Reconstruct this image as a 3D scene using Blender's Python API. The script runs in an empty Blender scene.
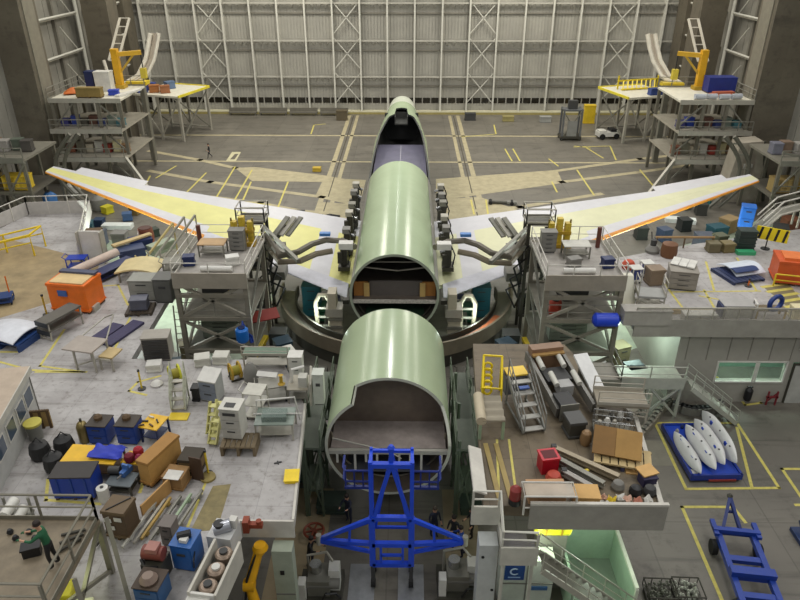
import bpy, math, random
from mathutils import Vector, Matrix
random.seed(7)
PI=math.pi; C=bpy.context.scene.collection
# ---------------------------------------------------------------- camera
LENS=687.; PIT=math.radians(27.9); YAW=math.radians(.75); CX,CY,CZ=.85,0.,24.5
cam=bpy.data.cameras.new('camera'); cam.sensor_width=36; cam.lens=36*LENS/800; cam.clip_end=400
co=bpy.data.objects.new('camera',cam); C.objects.link(co); co.location=(CX,CY,CZ)
co.rotation_euler=(PI/2-PIT,0,YAW); bpy.context.scene.camera=co
_fw=(-math.sin(YAW)*math.cos(PIT),math.cos(YAW)*math.cos(PIT),-math.sin(PIT)); _rt=(math.cos(YAW),math.sin(YAW),0.)
_up=(-math.sin(YAW)*math.sin(PIT),math.cos(YAW)*math.sin(PIT),math.cos(PIT))
def G(px,py,z=0.):           # survey: the point at height z that the photograph shows at (px,py)
    a=(px-400)/LENS; b=(300-py)/LENS; d=[_fw[i]+a*_rt[i]+b*_up[i] for i in range(3)]; t=(z-CZ)/d[2]
    return Vector((CX+t*d[0],t*d[1],z))
def GY(px,py,Y):
    a=(px-400)/LENS; b=(300-py)/LENS; d=[_fw[i]+a*_rt[i]+b*_up[i] for i in range(3)]; t=Y/d[1]
    return Vector((CX+t*d[0],Y,CZ+t*d[2]))
DK=5.5                        # height of the mezzanine decks
# ---------------------------------------------------------------- materials
def lin(c):
    c=c/255.; return c/12.92 if c<=.04045 else ((c+.055)/1.055)**2.4
_mc={}
def mat(rgb,rough=.55,metal=0.,var=.12,scale=1.5,emit=0.,alpha=1.,spec=.5,bump=0.):
    k=(tuple(rgb),rough,metal,var,scale,emit,alpha,spec)
    if k in _mc: return _mc[k]
    m=bpy.data.materials.new('surface'); m.use_nodes=True; nt=m.node_tree; b=nt.nodes['Principled BSDF']
    col=[lin(x) for x in rgb]
    b.inputs['Roughness'].default_value=rough; b.inputs['Metallic'].default_value=metal
    b.inputs['Specular IOR Level'].default_value=spec
    tc=nt.nodes.new('ShaderNodeTexCoord'); n=nt.nodes.new('ShaderNodeTexNoise')
    n.inputs['Scale'].default_value=scale; n.inputs['Detail'].default_value=5; n.inputs['Roughness'].default_value=.65
    mx=nt.nodes.new('ShaderNodeMix'); mx.data_type='RGBA'; mr=nt.nodes.new('ShaderNodeMapRange')
    mr.inputs[1].default_value=.3; mr.inputs[2].default_value=.7
    nt.links.new(tc.outputs['Object'],n.inputs['Vector']); nt.links.new(n.outputs['Fac'],mr.inputs[0]); nt.links.new(mr.outputs[0],mx.inputs[0])
    mx.inputs[6].default_value=[min(1,x*(1-var)) for x in col]+[1]; mx.inputs[7].default_value=[min(1,x*(1+var)) for x in col]+[1]
    nt.links.new(mx.outputs[2],b.inputs['Base Color'])
    if emit: b.inputs['Emission Color'].default_value=col+[1]; b.inputs['Emission Strength'].default_value=emit
    if alpha<1: b.inputs['Alpha'].default_value=alpha
    _mc[k]=m; return m
def floor_mat(name,c1,c2,c3,rough,slab,scale=.25,joint=.006,jdark=.55,tones=.12):
    m=bpy.data.materials.new(name); m.use_nodes=True; nt=m.node_tree; b=nt.nodes['Principled BSDF']; L=nt.links.new
    tc=nt.nodes.new('ShaderNodeTexCoord')
    def noise(s,d=6,r=.65,vec=None):
        n=nt.nodes.new('ShaderNodeTexNoise'); n.inputs['Scale'].default_value=s; n.inputs['Detail'].default_value=d; n.inputs['Roughness'].default_value=r
        L(vec or tc.outputs['Object'],n.inputs['Vector']); return n.outputs['Fac']
    def rng(x,a,bb):
        r=nt.nodes.new('ShaderNodeMapRange'); r.inputs[1].default_value=a; r.inputs[2].default_value=bb; L(x,r.inputs[0]); return r.outputs[0]
    def mix(f,a,bb,t='MIX'):
        x=nt.nodes.new('ShaderNodeMix'); x.data_type='RGBA'; x.blend_type=t
        if isinstance(f,float): x.inputs[0].default_value=f
        else: L(f,x.inputs[0])
        for i,v in ((6,a),(7,bb)):
            if isinstance(v,(list,tuple)): x.inputs[i].default_value=list(v)+[1]
            else: L(v,x.inputs[i])
        return x.outputs[2]
    c1,c2,c3=[[lin(x) for x in c] for c in (c1,c2,c3)]
    base=mix(rng(noise(scale),.35,.65),c1,c2); base=mix(rng(noise(scale*5,8,.75),.52,.72),base,c3)
    mp=nt.nodes.new('ShaderNodeMapping'); mp.inputs['Scale'].default_value=(.25,3,1); mp.inputs['Rotation'].default_value=(0,0,.5); L(tc.outputs['Object'],mp.inputs[0])
    base=mix(rng(noise(.5,4,.6,mp.outputs[0]),.55,.8),base,[x*.8 for x in c3])
    br=nt.nodes.new('ShaderNodeTexBrick'); br.offset=0; br.inputs['Scale'].default_value=1; br.inputs['Mortar Size'].default_value=joint*slab
    br.inputs['Brick Width'].default_value=slab; br.inputs['Row Height'].default_value=slab; L(tc.outputs['Object'],br.inputs['Vector'])
    br.inputs['Color1'].default_value=(1-tones,)*3+(1,); br.inputs['Color2'].default_value=(1,1,1,1); br.inputs['Mortar'].default_value=(jdark,jdark,jdark,1)
    base=mix(1.,base,br.outputs['Color'],'MULTIPLY'); L(base,b.inputs['Base Color'])
    r=nt.nodes.new('ShaderNodeMapRange'); r.inputs[3].default_value=rough-.1; r.inputs[4].default_value=rough+.15; L(noise(scale*3),r.inputs[0]); L(r.outputs[0],b.inputs['Roughness'])
    return m
STEEL=mat((128,126,116),.45,.3); DSTEEL=mat((72,70,62),.5,.35); LSTEEL=mat((168,164,152),.45,.2); WHITE=mat((205,203,196),.5)
PALE=mat((188,186,176),.55); BLUE=mat((28,62,150),.4); DBLUE=mat((26,40,84),.45); YEL=mat((214,186,40),.45); DYEL=mat((176,142,36),.5)
ORG=mat((206,104,28),.45); RED=mat((150,32,30),.5); BLK=mat((26,26,28),.5); DGREY=mat((58,58,58),.6); GREY=mat((120,118,112),.6)
WOOD=mat((158,124,72),.7,var=.25,scale=6); CARD=mat((170,134,84),.8,var=.1); BROWN=mat((92,72,48),.7,var=.2); TAN=mat((186,164,118),.7)
GREEN=mat((40,98,70),.5); TEAL=mat((34,92,104),.5); RUB=mat((22,22,22),.8); CHROME=mat((170,170,168),.25,.9); CREAM=mat((214,204,164),.6)
PGREEN=mat((150,170,140),.5); BEIGE=mat((176,168,148),.55); LBLUE=mat((74,124,186),.45)
# ---------------------------------------------------------------- mesh builder
EACH={'beam':'beam','treads':'tread','tread':'x','crossbeam':'crossbeam','side_tie':'side_tie','cross_brace':'cross_brace','side_brace':'side_brace','side_wall':'side_wall','lower_edge':'lower_edge'}; EACH.pop('tread')
class MB:
    def __init__(s): s.v=[]; s.f=[]; s.p=[]
    def add(s,vs,fs):
        o=len(s.v); s.p.append((o,len(s.f))); s.v+=[tuple(v) for v in vs]; s.f+=[tuple(i+o for i in f) for f in fs]; return s
    def box(s,c,d,rz=0.,rx=0.,ry=0.):
        R=Matrix.Rotation(rz,3,'Z')@Matrix.Rotation(ry,3,'Y')@Matrix.Rotation(rx,3,'X'); c=Vector(c)
        vs=[c+R@Vector((x*d[0]/2,y*d[1]/2,z*d[2]/2)) for x in(-1,1) for y in(-1,1) for z in(-1,1)]
        return s.add(vs,[(0,1,3,2),(4,6,7,5),(0,4,5,1),(2,3,7,6),(0,2,6,4),(1,5,7,3)])
    def b(s,x0,x1,y0,y1,z0,z1): return s.box(((x0+x1)/2,(y0+y1)/2,(z0+z1)/2),(abs(x1-x0),abs(y1-y0),abs(z1-z0)))
    def beam(s,p,q,w,h=None):
        p=Vector(p);q=Vector(q); h=h or w; d=(q-p)
        if d.length<1e-5: return s
        d.normalize(); a=Vector((0,0,1)) if abs(d.z)<.98 else Vector((0,1,0)); x=d.cross(a).normalized(); y=x.cross(d)
        vs=[e+x*(i*w/2)+y*(j*h/2) for e in(p,q) for i,j in((-1,-1),(1,-1),(1,1),(-1,1))]
        return s.add(vs,[(3,2,1,0),(4,5,6,7),(0,1,5,4),(1,2,6,5),(2,3,7,6),(3,0,4,7)])
    def tube(s,pts,r,n=8,closed=False):
        pts=[Vector(p) for p in pts]; m=len(pts); rings=[]
        rr=r if isinstance(r,(list,tuple)) else [r]*m; px=None
        for i,p in enumerate(pts):
            d=((pts[(i+1)%m] if closed or i<m-1 else p)-(pts[i-1] if closed or i>0 else p)).normalized()
            a=px if px is not None else (Vector((0,0,1)) if abs(d.z)<.95 else Vector((1,0,0)))
            x=(a-d*a.dot(d)); x=x.normalized() if x.length>1e-4 else d.orthogonal().normalized(); px=x; y=d.cross(x)
            rings.append([p+(x*math.cos(2*PI*k/n)+y*math.sin(2*PI*k/n))*rr[i] for k in range(n)])
        o=len(s.v); s.v+=[tuple(v) for R in rings for v in R]
        for i in range(m if closed else m-1):
            for k in range(n): a=o+i*n+k; b=o+i*n+(k+1)%n; j=(i+1)%m; s.f.append((a,b,o+j*n+(k+1)%n,o+j*n+k))
        if not closed: s.f.append(tuple(o+k for k in range(n))[::-1]); s.f.append(tuple(o+(m-1)*n+k for k in range(n)))
        return s
    def cyl(s,c,r,h,n=16,r2=None):
        c=Vector(c); return s.tube([c,c+Vector((0,0,h))],[r,r if r2 is None else r2],n)
    def prism(s,poly,z0,z1):
        n=len(poly); vs=[(x,y,z0) for x,y in poly]+[(x,y,z1) for x,y in poly]
        return s.add(vs,[tuple(range(n))[::-1],tuple(range(n,2*n))]+[(i,(i+1)%n,n+(i+1)%n,n+i) for i in range(n)])
    def prismx(s,poly,x0,x1):     # outline in (y,z), swept along x
        n=len(poly); vs=[(x0,y,z) for y,z in poly]+[(x1,y,z) for y,z in poly]
        return s.add(vs,[tuple(range(n))[::-1],tuple(range(n,2*n))]+[(i,(i+1)%n,n+(i+1)%n,n+i) for i in range(n)])
    def lathe(s,prof,c=(0,0,0),n=20):
        c=Vector(c); o=len(s.v); m=len(prof)
        for r,z in prof: s.v+=[tuple(c+Vector((r*math.cos(2*PI*k/n),r*math.sin(2*PI*k/n),z))) for k in range(n)]
        for i in range(m-1):
            for k in range(n): a=o+i*n+k;b=o+i*n+(k+1)%n; s.f.append((a,b,b+n,a+n))
        s.f.append(tuple(o+k for k in range(n))[::-1]); s.f.append(tuple(o+(m-1)*n+k for k in range(n))); return s
    def grid(s,P,nu,nv):          # open sheet
        o=len(s.v); s.v+=[tuple(P(i/nu,j/nv)) for i in range(nu+1) for j in range(nv+1)]
        for i in range(nu):
            for j in range(nv): a=o+i*(nv+1)+j; s.f.append((a,a+1,a+nv+2,a+nv+1))
        return s
    def slab(s,P,nu,nv,t):        # sheet with thickness t downwards
        o=len(s.v); s.grid(P,nu,nv); k=len(s.v)-o
        s.grid(lambda u,v:Vector(P(u,v))-Vector((0,0,t)),nu,nv); w=nv+1
        e=[i*w for i in range(nu+1)]+[nu*w+j for j in range(1,nv+1)]+[i*w+nv for i in range(nu-1,-1,-1)]+[j for j in range(nv-1,0,-1)]
        for i in range(len(e)): a,b=e[i],e[(i+1)%len(e)]; s.f.append((o+a,o+b,o+k+b,o+k+a))
        return s
    def build(s,name,m,parent=None,label=None,smooth=True,loc=None):
        if name in EACH and len(s.p)>1:      # every bar or step of these parts is a mesh of its own
            ends=s.p[1:]+[(len(s.v),len(s.f))]; r=None
            for (a,b),(c,d) in zip(s.p,ends):
                q=MB(); q.v=s.v[a:c]; q.f=[tuple(i-a for i in f) for f in s.f[b:d]]; o=q.build(EACH[name],m,parent,label,smooth,loc); r=r or o
            return r
        me=bpy.data.meshes.new(name); me.from_pydata(s.v,[],s.f)
        import bmesh
        bm=bmesh.new(); bm.from_mesh(me); bmesh.ops.recalc_face_normals(bm,faces=bm.faces); bm.to_mesh(me); bm.free()
        if smooth:
            me.polygons.foreach_set('use_smooth',[True]*len(me.polygons)); me.set_sharp_from_angle(angle=math.radians(32))
        me.materials.append(m); o=bpy.data.objects.new(name,me); C.objects.link(o)
        if parent is not None: o.parent=parent
        if loc is not None: o.location=loc
        if label: o['label']=label
        return o
def thing(name,label,cat,loc=(0,0,0),rz=0.,group=None):
    o=bpy.data.objects.new(name,None); C.objects.link(o); o.location=loc; o.rotation_euler=(0,0,math.radians(rz))
    o.empty_display_size=.2; o['label']=label; o['category']=cat
    if group: o['group']=group
    return o
def tag(o,label,cat,group=None):
    o['label']=label; o['category']=cat
    if group: o['group']=group
    return o
def struct(name,mb,m,parent=None):
    o=mb.build(name,m,parent)
    if parent is None: o['kind']='structure'
    return o
def copy_tree(o,parent=None):
    c=o.copy(); C.objects.link(c)
    if parent is not None: c.parent=parent
    for ch in list(o.children): copy_tree(ch,c)
    return c
def again(src,loc,rz=0.,label=None,group=None,scale=None):
    c=copy_tree(src); c.location=loc; c.rotation_euler=(0,0,math.radians(rz))
    if label: c['label']=label
    if group: c['group']=group
    if scale: c.scale=scale
    return c
# ================================================================ THE SETTING
FLOOR=floor_mat('concrete_floor',(104,100,92),(120,115,105),(82,78,71),.42,6.,.12,jdark=.7)
DECKM=floor_mat('deck_floor',(184,181,179),(160,156,154),(122,116,109),.55,2.4,.55,joint=.006,jdark=.75,tones=.1)
PLATM=floor_mat('platform_floor',(122,109,88),(106,94,76),(82,72,58),.6,2.,.4)
COLM=floor_mat('column_concrete',(106,99,84),(94,87,74),(78,72,62),.75,3.,.2,joint=.004,jdark=.85)
floor=struct('floor',MB().b(-62,62,-8,112,-.3,0),FLOOR)
lines=mat((196,184,96),.6,var=.2,scale=4); beige=mat((166,156,126),.6,var=.18,scale=1.2); glow_green=mat((164,176,156),.45,var=.2,scale=.8)
def mark(pts,w,m,z,t=.006,name='marking_or_glow'):
    mb=MB()
    for a,b in zip(pts[:-1],pts[1:]):
        a=Vector(a);b=Vector(b);a.z=b.z=z+t/2; d=(b-a).normalized()*w/2; mb.beam(a-d,b+d,w,t)
    return mb.build(name,m,floor)
def area(pts,m,z,t=.004):
    return MB().prism([(p.x,p.y) for p in pts],z,z+t).build('marking_or_glow',m,floor)
def L(z,*px): return [G(x,y,z) for x,y in px]
# painted bands on the rear floor
for s in (-1,1):
    mark([(s*8.35,62,0),(s*8.35,107,0)],.55,beige,0); mark([(s*7.1,62,0),(s*7.1,107,0)],.45,beige,0)
    mark([(s*7.7,58,0),(s*7.7,107,0)],.12,mat((70,64,50),.6),.001)
mark([(-40,95,0),(40,95,0)],.55,beige,0); mark([(-38,82.5,0),(38,82.5,0)],.5,beige,0)
area(L(0,(235,168),(255,167),(322,175),(345,179),(366,180),(362,196),(352,203),(315,197),(322,182),(252,181)),beige,.001); area(L(0,(320,202),(352,204),(346,240),(318,232)),beige,.001)
area(L(0,(436,179),(557,170),(562,181),(445,197),(436,196)),beige,.001); area(L(0,(440,199),(480,197),(524,212),(480,226),(446,240)),beige,.001)
for pts in (((150,151),(200,160),(235,168),(330,178)),((150,171),(210,182),(322,197),(350,203)),((212,197),(260,203),(300,211),(340,214)),((556,171),(640,159),(720,150)),((440,199),(562,182),(640,172),(690,165)),((446,213),(520,207),(600,194))): mark(L(0,*pts),.75,beige,.003)
for s in (-1,1): area([Vector((s*x,y,0)) for x,y in ((9.5,36),(36,50),(36,64),(27,58),(9.5,47))],glow_green,.001)  # pale green carries the work lamps' glow on the floor in its colour
for pts in (((235,167),(216,198)),((252,170),(233,203)),((206,173),(186,193)),((288,182),(275,215)),((325,124),(314,125),(311,134)),((251,182),(243,200)),((214,198),(270,205)),
            ((505,149),(512,161)),((513,149),(520,161)),((494,125),(496,134),(462,137)),((577,170),(594,195)),((552,182),(557,192)),((549,159),(558,166)),((585,147),(603,158)),((574,147),(610,146),(616,160)),((640,170),(655,188)),((471,200),(474,214)),((486,200),(488,214)),((575,146),(590,148)),((150,176),(146,184)),((156,178),(176,166))):
    mark(L(0,*pts),.18,lines,.004)
area(L(0,(232,152),(241,152),(236,161),(226,161)),mat((190,184,150),.6),.006); area(L(0,(235,154),(238.5,154),(234.5,159.5),(230,159.5)),mat((96,90,78),.6),.011)
# lower right floor markings
for pts in (((655,423),(686,489),(779,488),(737,423),(655,423)),((737,428),(752,488)),((682,507),(724,605)),((682,507),(733,507),(745,522)),((782,469),(800,469)),((782,469),(801,497)),((796,505),(802,505)),((739,397),(745,405),(761,403),(757,397))):
    mark(L(0,*pts),.16,lines,.004)
area(L(0,(640,440),(665,441),(676,466),(650,466)),mat((120,116,102),.6),.002)
# hangar door, a corrugated wall behind a white lattice
YB=109.
SHEET=mat((160,157,148),.7,var=.1,scale=.4); mb=MB()
n=176
for i in range(n):
    x=-42+i*84/n; w=84/n; mb.b(x,x+w*.62,YB+.25,YB+.6,0,24); mb.b(x+w*.62,x+w,YB+.33,YB+.6,0,24)
wb=struct('wall_back',mb,SHEET)
FR=mat((200,198,188),.5,var=.08); FRD=mat((112,108,98),.6)
px0=-38.9; step=4.05
for i in range(20):
    x=px0+i*step; big=i%4==1
    MB().b(x-.12,x+.12,YB-.75,YB-.5,0,24).b(x-.05,x+.05,YB-.5,YB+.3,0,24).build('door_post',FR,wb)
    if i%5==2 and i<19:
        for z in (1.6,6.6,11.6,16.6):
            MB().beam((x,YB-.3,z),(x+step,YB-.3,z+4.6),.13).beam((x+step,YB-.3,z),(x,YB-.3,z+4.6),.13).build('cross_brace',FR,wb)
for z in (5.4,10.6,15.8,21.): 
    MB().b(-41,41,YB-.5,YB-.1,z,z+.2).build('door_girt',mat((172,169,159),.6),wb); MB().b(-41,41,YB+.02,YB+.25,z-1.4,z-1.2).build('door_girt',mat((122,118,108),.6),wb)
    mb=MB()
    for i in range(80): x=-40+i; mb.beam((x,YB-.35,z+.1),(x+.5,YB+.1,z-.6),.06).beam((x+.5,YB+.1,z-.6),(x+1,YB-.35,z+.1),.06)
    mb.build('girt_lacing',mat((166,163,153),.6),wb)
mb=MB(); GL=mat((34,31,24),.15)
for i in range(62):
    x=-40+i*1.3; mb.b(x+.09,x+1.21,YB+.2,YB+.27,1.5,2.3)
mb.build('window_band',GL,wb)
MB().b(-41,41,YB-1.,YB+.2,0,.45).build('door_sill',mat((190,186,160),.6),wb)
MB().b(-41,41,YB-1.05,YB-1.0,.0,.3).build('sill_edge',mat((150,138,84),.6),wb)
for x0,x1 in ((-27,-8.5),):
    for i in range(4): tag(MB().b(x0+i*4.7,x0+i*4.7+4.3,106.8,107.5,.35,.55).b(x0+i*4.7+.1,x0+i*4.7+.3,106.9,107.4,0,.35).b(x0+i*4.7+4,x0+i*4.7+4.2,106.9,107.4,0,.35).b(x0+i*4.7,x0+i*4.7+4.3,107.4,107.5,.5,1.1).build('bench',mat((104,100,90),.6)),'long grey barrier bench along the foot of the hangar door, left half','bench','barrier benches at the hangar door')
# side walls, columns and their pipes
WALL=mat((134,131,122),.75,var=.12,scale=.3)
for s,nm in ((-1,'left'),(1,'right')):
    mb=MB(); 
    for i in range(60): y=2+i*1.8; mb.b(s*41.2,s*42,y,y+1.7,0,26); mb.b(s*41.3,s*42,y+1.7,y+1.8,0,26)
    w=struct('wall_'+nm,mb,WALL)
    for y0,y1 in ((77.5,90.5),(94.5,108)):
        for z in (7.6,11.8,16):
            MB().b(s*40.2,s*41.2,y0,y1,z,z+.12).build('wall_ledge',mat((150,146,134),.6),w); MB().tube([(s*40.1,y0,z+.3),(s*40.1,y1,z+.3)],.12).build('pipe',FR,w)
            MB().beam((s*40.6,y0+.4,z+3.2),(s*40.6,y0+4,z+.2),.1).beam((s*40.6,y1-4,z+3.2),(s*40.6,y1-.4,z+.2),.1).build('wall_brace',FR,w)
        for y in (y0+4.2,y0+8.6): MB().b(s*40.8,s*41.2,y-.2,y+.2,0,26).build('wall_post',FRD,w)
    o=struct('concrete_column',MB().b(s*37.5-.6,s*37.5-.6+s*14,73.5,77,0,26),COLM); o2=struct('concrete_column',MB().b(s*36.4,s*39.6,91,94.2,0,26),COLM)
    MB().b(s*37.4-.6,s*37.5-.6,74.2,76.4,0,26).build('column_face',mat((122,117,103),.7),o)  # inner side painted lighter, the light on it put into the colour
    MB().tube([(s*40.1,90.6,3),(s*40.1,90.6,26)],.22).build('downpipe',FR,o2)
    struct('concrete_column',MB().b(s*39.6,s*42,104.5,108,0,26),COLM)
# decks
def deck(name,poly,m,z0=5.1):
    return struct(name,MB().prism(poly,z0,DK),m)
deckL=deck('mezzanine_left',[(-46,2),(-5.4,2),(-5.4,18.5),(-3.35,18.5),(-3.9,25.6),(-5.5,29.3),(-13.2,29.3),(-13.6,41),(-20,41),(-24.3,50.3),(-28.6,49.6),(-30,43),(-46,43)],DECKM)
deckR=deck('mezzanine_right',[(13.4,33.2),(46,33.2),(46,50),(29.6,47.4),(20.5,44.4),(13.4,41.5)],DECKM)
deckP=deck('mezzanine_front',[(3.75,19.35),(4.35,19.35),(5.5,19.3),(5.5,18.9),(10.4,18.9),(11,24.6),(9.1,31),(4.3,31),(4.0,25)],PLATM,5.0)
FASC=mat((150,147,138),.6); RAILW=mat((196,192,182),.5)
MB().beam((10.4,18.9,DK+.06),(11,24.6,DK+.06),.18,.12).beam((11,24.6,DK+.06),(10.6,26.4,DK+.06),.18,.12).build('deck_kerb',RAILW,deckP)
MB().b(5.4,10.45,18.8,18.9,4.85,DK+.55).build('deck_fascia',FASC,deckP)
MB().beam((5.4,18.85,DK+.6),(10.45,18.85,DK+.6),.14,.1).build('deck_kerb',RAILW,deckP)
MB().b(-5.45,-3.3,18.42,18.5,4.7,DK+.02).build('deck_fascia',RAILW,deckL)
MB().beam((-3.33,18.5,5.35),(-3.85,25.6,5.35),.1,.4).build('deck_kerb',RAILW,deckL)
# yellow lines and hazard hatching on the decks
for z,pts in ((DK,((0,362),(30,370),(84,372),(40,366),(64,330))),(DK,((146,395),(129,391),(138,382),(160,376))),(DK,((50,290),(118,285))),(DK,((118,285),(128,305))),(DK,((36,372),(86,372))),(DK,((130,318),(113,352))),
            (DK,((48,480),(46,500),(100,504))),(DK,((140,492),(147,470))),(DK,((103,270),(128,262))),(DK,((0,352),(20,352)))):
    mark(L(z,*pts),.13,lines,z)
for pts in (((660,278),(682,307)),((704,290),(718,314)),((672,292),(760,291)),((737,258),(756,290)),((700,296),(722,300)),((706,262),(714,290))): mark(L(DK,*pts),.14,lines,DK)
area(L(DK,(762,286),(788,283),(806,306),(806,322)),mat((120,112,84),.6),DK)
for i in range(7):
    t=i/6; a=Vector((G(763,287,DK)))*(1-t)+Vector(G(800,318,DK))*t; b=Vector(G(785,284,DK))*(1-t)+Vector(G(822,314,DK))*t; mark([a,b],.28,lines,DK+.004)
for pts in (((497,440),(499,500)),((509,440),(517,500))): mark(L(DK,*pts),.1,lines,DK)
mark(L(DK,(206,482),(188,526)),.1,lines,DK)
area(L(DK,(213,486),(231,484),(217,530),(190,532)),mat((128,116,76),.6,var=.3,scale=2),DK)
# facade below the right deck
FM=mat((158,155,146),.6,var=.06); fw=struct('wall_facade',MB().b(16.4,46,33.6,33.9,0,1.47).b(16.4,18.8,33.6,33.9,1.47,2.8).b(22.75,23.1,33.6,33.9,1.47,2.8).b(16.4,46,33.6,33.9,2.8,5.1).b(27,46,33.6,33.9,1.47,2.8).b(16.3,16.4,33.6,43.5,0,5.1),FM)
for i in range(7): MB().b(16.8+i*1.2,16.84+i*1.2,33.57,33.6,2.95,5.0).build('panel_joint',mat((128,124,116),.6),fw)
MB().b(13.4,46,33.1,33.2,4.75,DK+.35).build('deck_fascia',FASC,deckR)
mb=MB().beam((13.4,33.15,DK+1.05),(40,33.15,DK+1.05),.07)
for i in range(19): mb.beam((13.4+i*1.4,33.15,DK+.3),(13.4+i*1.4,33.15,DK+1.05),.05)
mb.build('deck_railing',LSTEEL,deckR)
MB().b(13.4,40,33.14,33.16,DK+.35,DK+1.0).build('railing_mesh',mat((170,166,156),.6,alpha=.35),deckR)
GREENLIT=mat((128,170,148),.6)  # green light of the room put into the wall colour
struct('wall_room',MB().b(16.4,46,37.4,37.6,0,5.1),GREENLIT)
for i,(x0,x1) in enumerate(((18.8,21.0),(21.15,22.75))):
    w=struct('window_%d'%(i+1),MB().b(x0,x1,33.7,33.74,1.47,2.8),mat((190,220,205),.05,alpha=.1))
    MB().b(x0,x1,33.55,33.62,1.37,1.48).b(x0,x1,33.55,33.62,2.78,2.86).b(x0-.06,x0+.04,33.55,33.62,1.37,2.86).b(x1-.04,x1+.06,33.55,33.62,1.37,2.86).build('window_frame',WHITE,w)
for i,(x0,x1) in enumerate(((23.2,24.4),(24.6,25.8))):
    d=struct('door_%d'%(i+1),MB().b(x0,x1,33.5,33.6,0,2.7),mat((176,176,170),.5)); MB().b(x0-.08,x0,33.48,33.6,0,2.75).b(x0,x1,33.48,33.6,2.65,2.75).build('door_frame',DSTEEL,d); MB().box((x1-.15,33.46,1.1),(.12,.06,.04)).build('door_handle',BLK,d)
# floor of the assembly bay between the decks
area([Vector((x,y,0)) for x,y in ((-5.2,14),(-2.8,14),(-2.8,26),(-5.2,26))],mat((150,134,104),.6,var=.15,scale=.8),.002)
area([Vector((x,y,0)) for x,y in ((3.2,14),(4.2,14),(4.2,26),(2.6,26),(2.6,20))],mat((142,128,102),.6,var=.15,scale=.8),.002)
for s in (-1,1):
    for y in (11,13.6,16.2,18.8):
        MB().b(s*1.05-.55,s*1.05+.55,y+.05,y+2.5,.0,.05).build('track_plate',mat((170,172,176),.3,.7,var=.15,scale=3),floor)
# ================================================================ LIGHT
w=bpy.data.worlds.new('hall'); bpy.context.scene.world=w; w.use_nodes=True; bg=w.node_tree.nodes['Background']
bg.inputs[0].default_value=(.95,.97,.95,1); bg.inputs[1].default_value=.30
def lamp(loc,e,size,col=(1,.98,.95),typ='AREA',rot=(0,0,0)):
    l=bpy.data.lights.new('hall_lamp',typ); l.energy=e; l.color=col
    if typ=='AREA': l.shape='DISK'; l.size=size
    elif typ=='POINT': l.shadow_soft_size=size
    o=bpy.data.objects.new('hall_lamp',l); C.objects.link(o); o.location=loc; o.rotation_euler=rot; return o
LE_=1850
for y,e in ((6,.66),(24,.74),(42,.74),(60,.68),(80,1.35),(99,1.95)):
    for x in (-32,-15,15,32): lamp((x,y,29),LE_*e*(1 if abs(x)<20 else .6),7.5,(1,.98,.95) if y<70 else (1,.955,.84))
lamp((0,60,29),2600,2.2)
for y in (96.5,104,110.5): lamp((-.2,y-1.5,29),380,.9)
for s in (-1,1):
    lamp((s*21.5,46.5,3.4),1900,.3,(.9,1,.93),'POINT'); lamp((s*15,43.5,3.),420,.3,(.9,1,.93),'POINT')
    lamp((s*5.3,40,2.2),150,.3,(.85,1,.9),'POINT')
lamp((21.0,35.5,4.4),420,.5,(.75,1,.85),'POINT'); lamp((14.5,36,3.6),300,.5,(.75,1,.85),'POINT'); lamp((9.2,25,4.2),120,.4,(.8,1,.85),'POINT')
lamp((6.0,19.4,3.2),90,.4,(.85,1,.8),'POINT'); lamp((8.4,19.6,3.6),160,.4,(.8,1,.8),'POINT')
sc=bpy.context.scene; vs=sc.view_settings; vs.view_transform='Standard'; vs.look='None'; vs.gamma=1; vs.exposure=0; vs.use_curve_mapping=False
# ================================================================ AIRCRAFT
HC=4.6; RF=2.82
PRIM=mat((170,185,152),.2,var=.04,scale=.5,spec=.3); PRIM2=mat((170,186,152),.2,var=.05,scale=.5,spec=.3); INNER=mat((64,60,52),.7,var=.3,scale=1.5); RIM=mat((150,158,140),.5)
def shell(mb,Ya,Yb,R,zc,th0=0,th1=360,nu=96,nv=14):   # th measured from straight up, clockwise seen from the nose; functions of angle
    def P(u,v):
        t=math.radians(th0+(th1-th0)*u); a=Ya(t) if callable(Ya) else Ya; b=Yb(t) if callable(Yb) else Yb
        y=a+(b-a)*v; r=R(y) if callable(R) else R; z=zc(y) if callable(zc) else zc
        return (r*math.sin(t),y,z+r*math.cos(t))
    return mb.grid(P,nu,nv)
# forward barrel, still apart from the rest
fb=thing('forward_fuselage_section','green primed forward fuselage barrel with open end, held by the blue cradle','fuselage section',(0,27,0))
OFF=Vector((0,-27,0))
def off(mb): mb.v=[(x,y-27,z) for x,y,z in mb.v]; return mb
def nose_cut(t):
    d=math.degrees(t); d=d-360 if d>180 else d
    if d<-33: return 24.
    if d<62: return 25.3
    if d<88: return 25.3-1.3*(d-62)/26
    return 24.
HC0=HC; HC=4.38
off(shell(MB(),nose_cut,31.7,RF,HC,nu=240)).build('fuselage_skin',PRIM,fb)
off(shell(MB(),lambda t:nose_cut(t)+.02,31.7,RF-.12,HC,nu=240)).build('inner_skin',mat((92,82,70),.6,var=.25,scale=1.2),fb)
mb=MB()
for y,r in ((31.7,RF),):
    for k in range(96):
        a=2*PI*k/96;b=2*PI*(k+1)/96; mb.add([(q*math.sin(t),y,HC+q*math.cos(t)) for t in(a,b) for q in(r,r-.14)],[(0,1,3,2)])
off(mb).build('rear_end_frame',mat((190,192,178),.4),fb); mb=MB()
for k in range(240):
    a=2*PI*k/240;b=2*PI*(k+1)/240; ya,yb=nose_cut(a),nose_cut(b); mb.add([(q*math.sin(t),y,HC+q*math.cos(t)) for t,y in((a,ya),(b,yb)) for q in(RF,RF-.14)],[(0,1,3,2)])
off(mb).build('end_frame',mat((190,192,178),.4),fb)
mb=MB()
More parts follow.
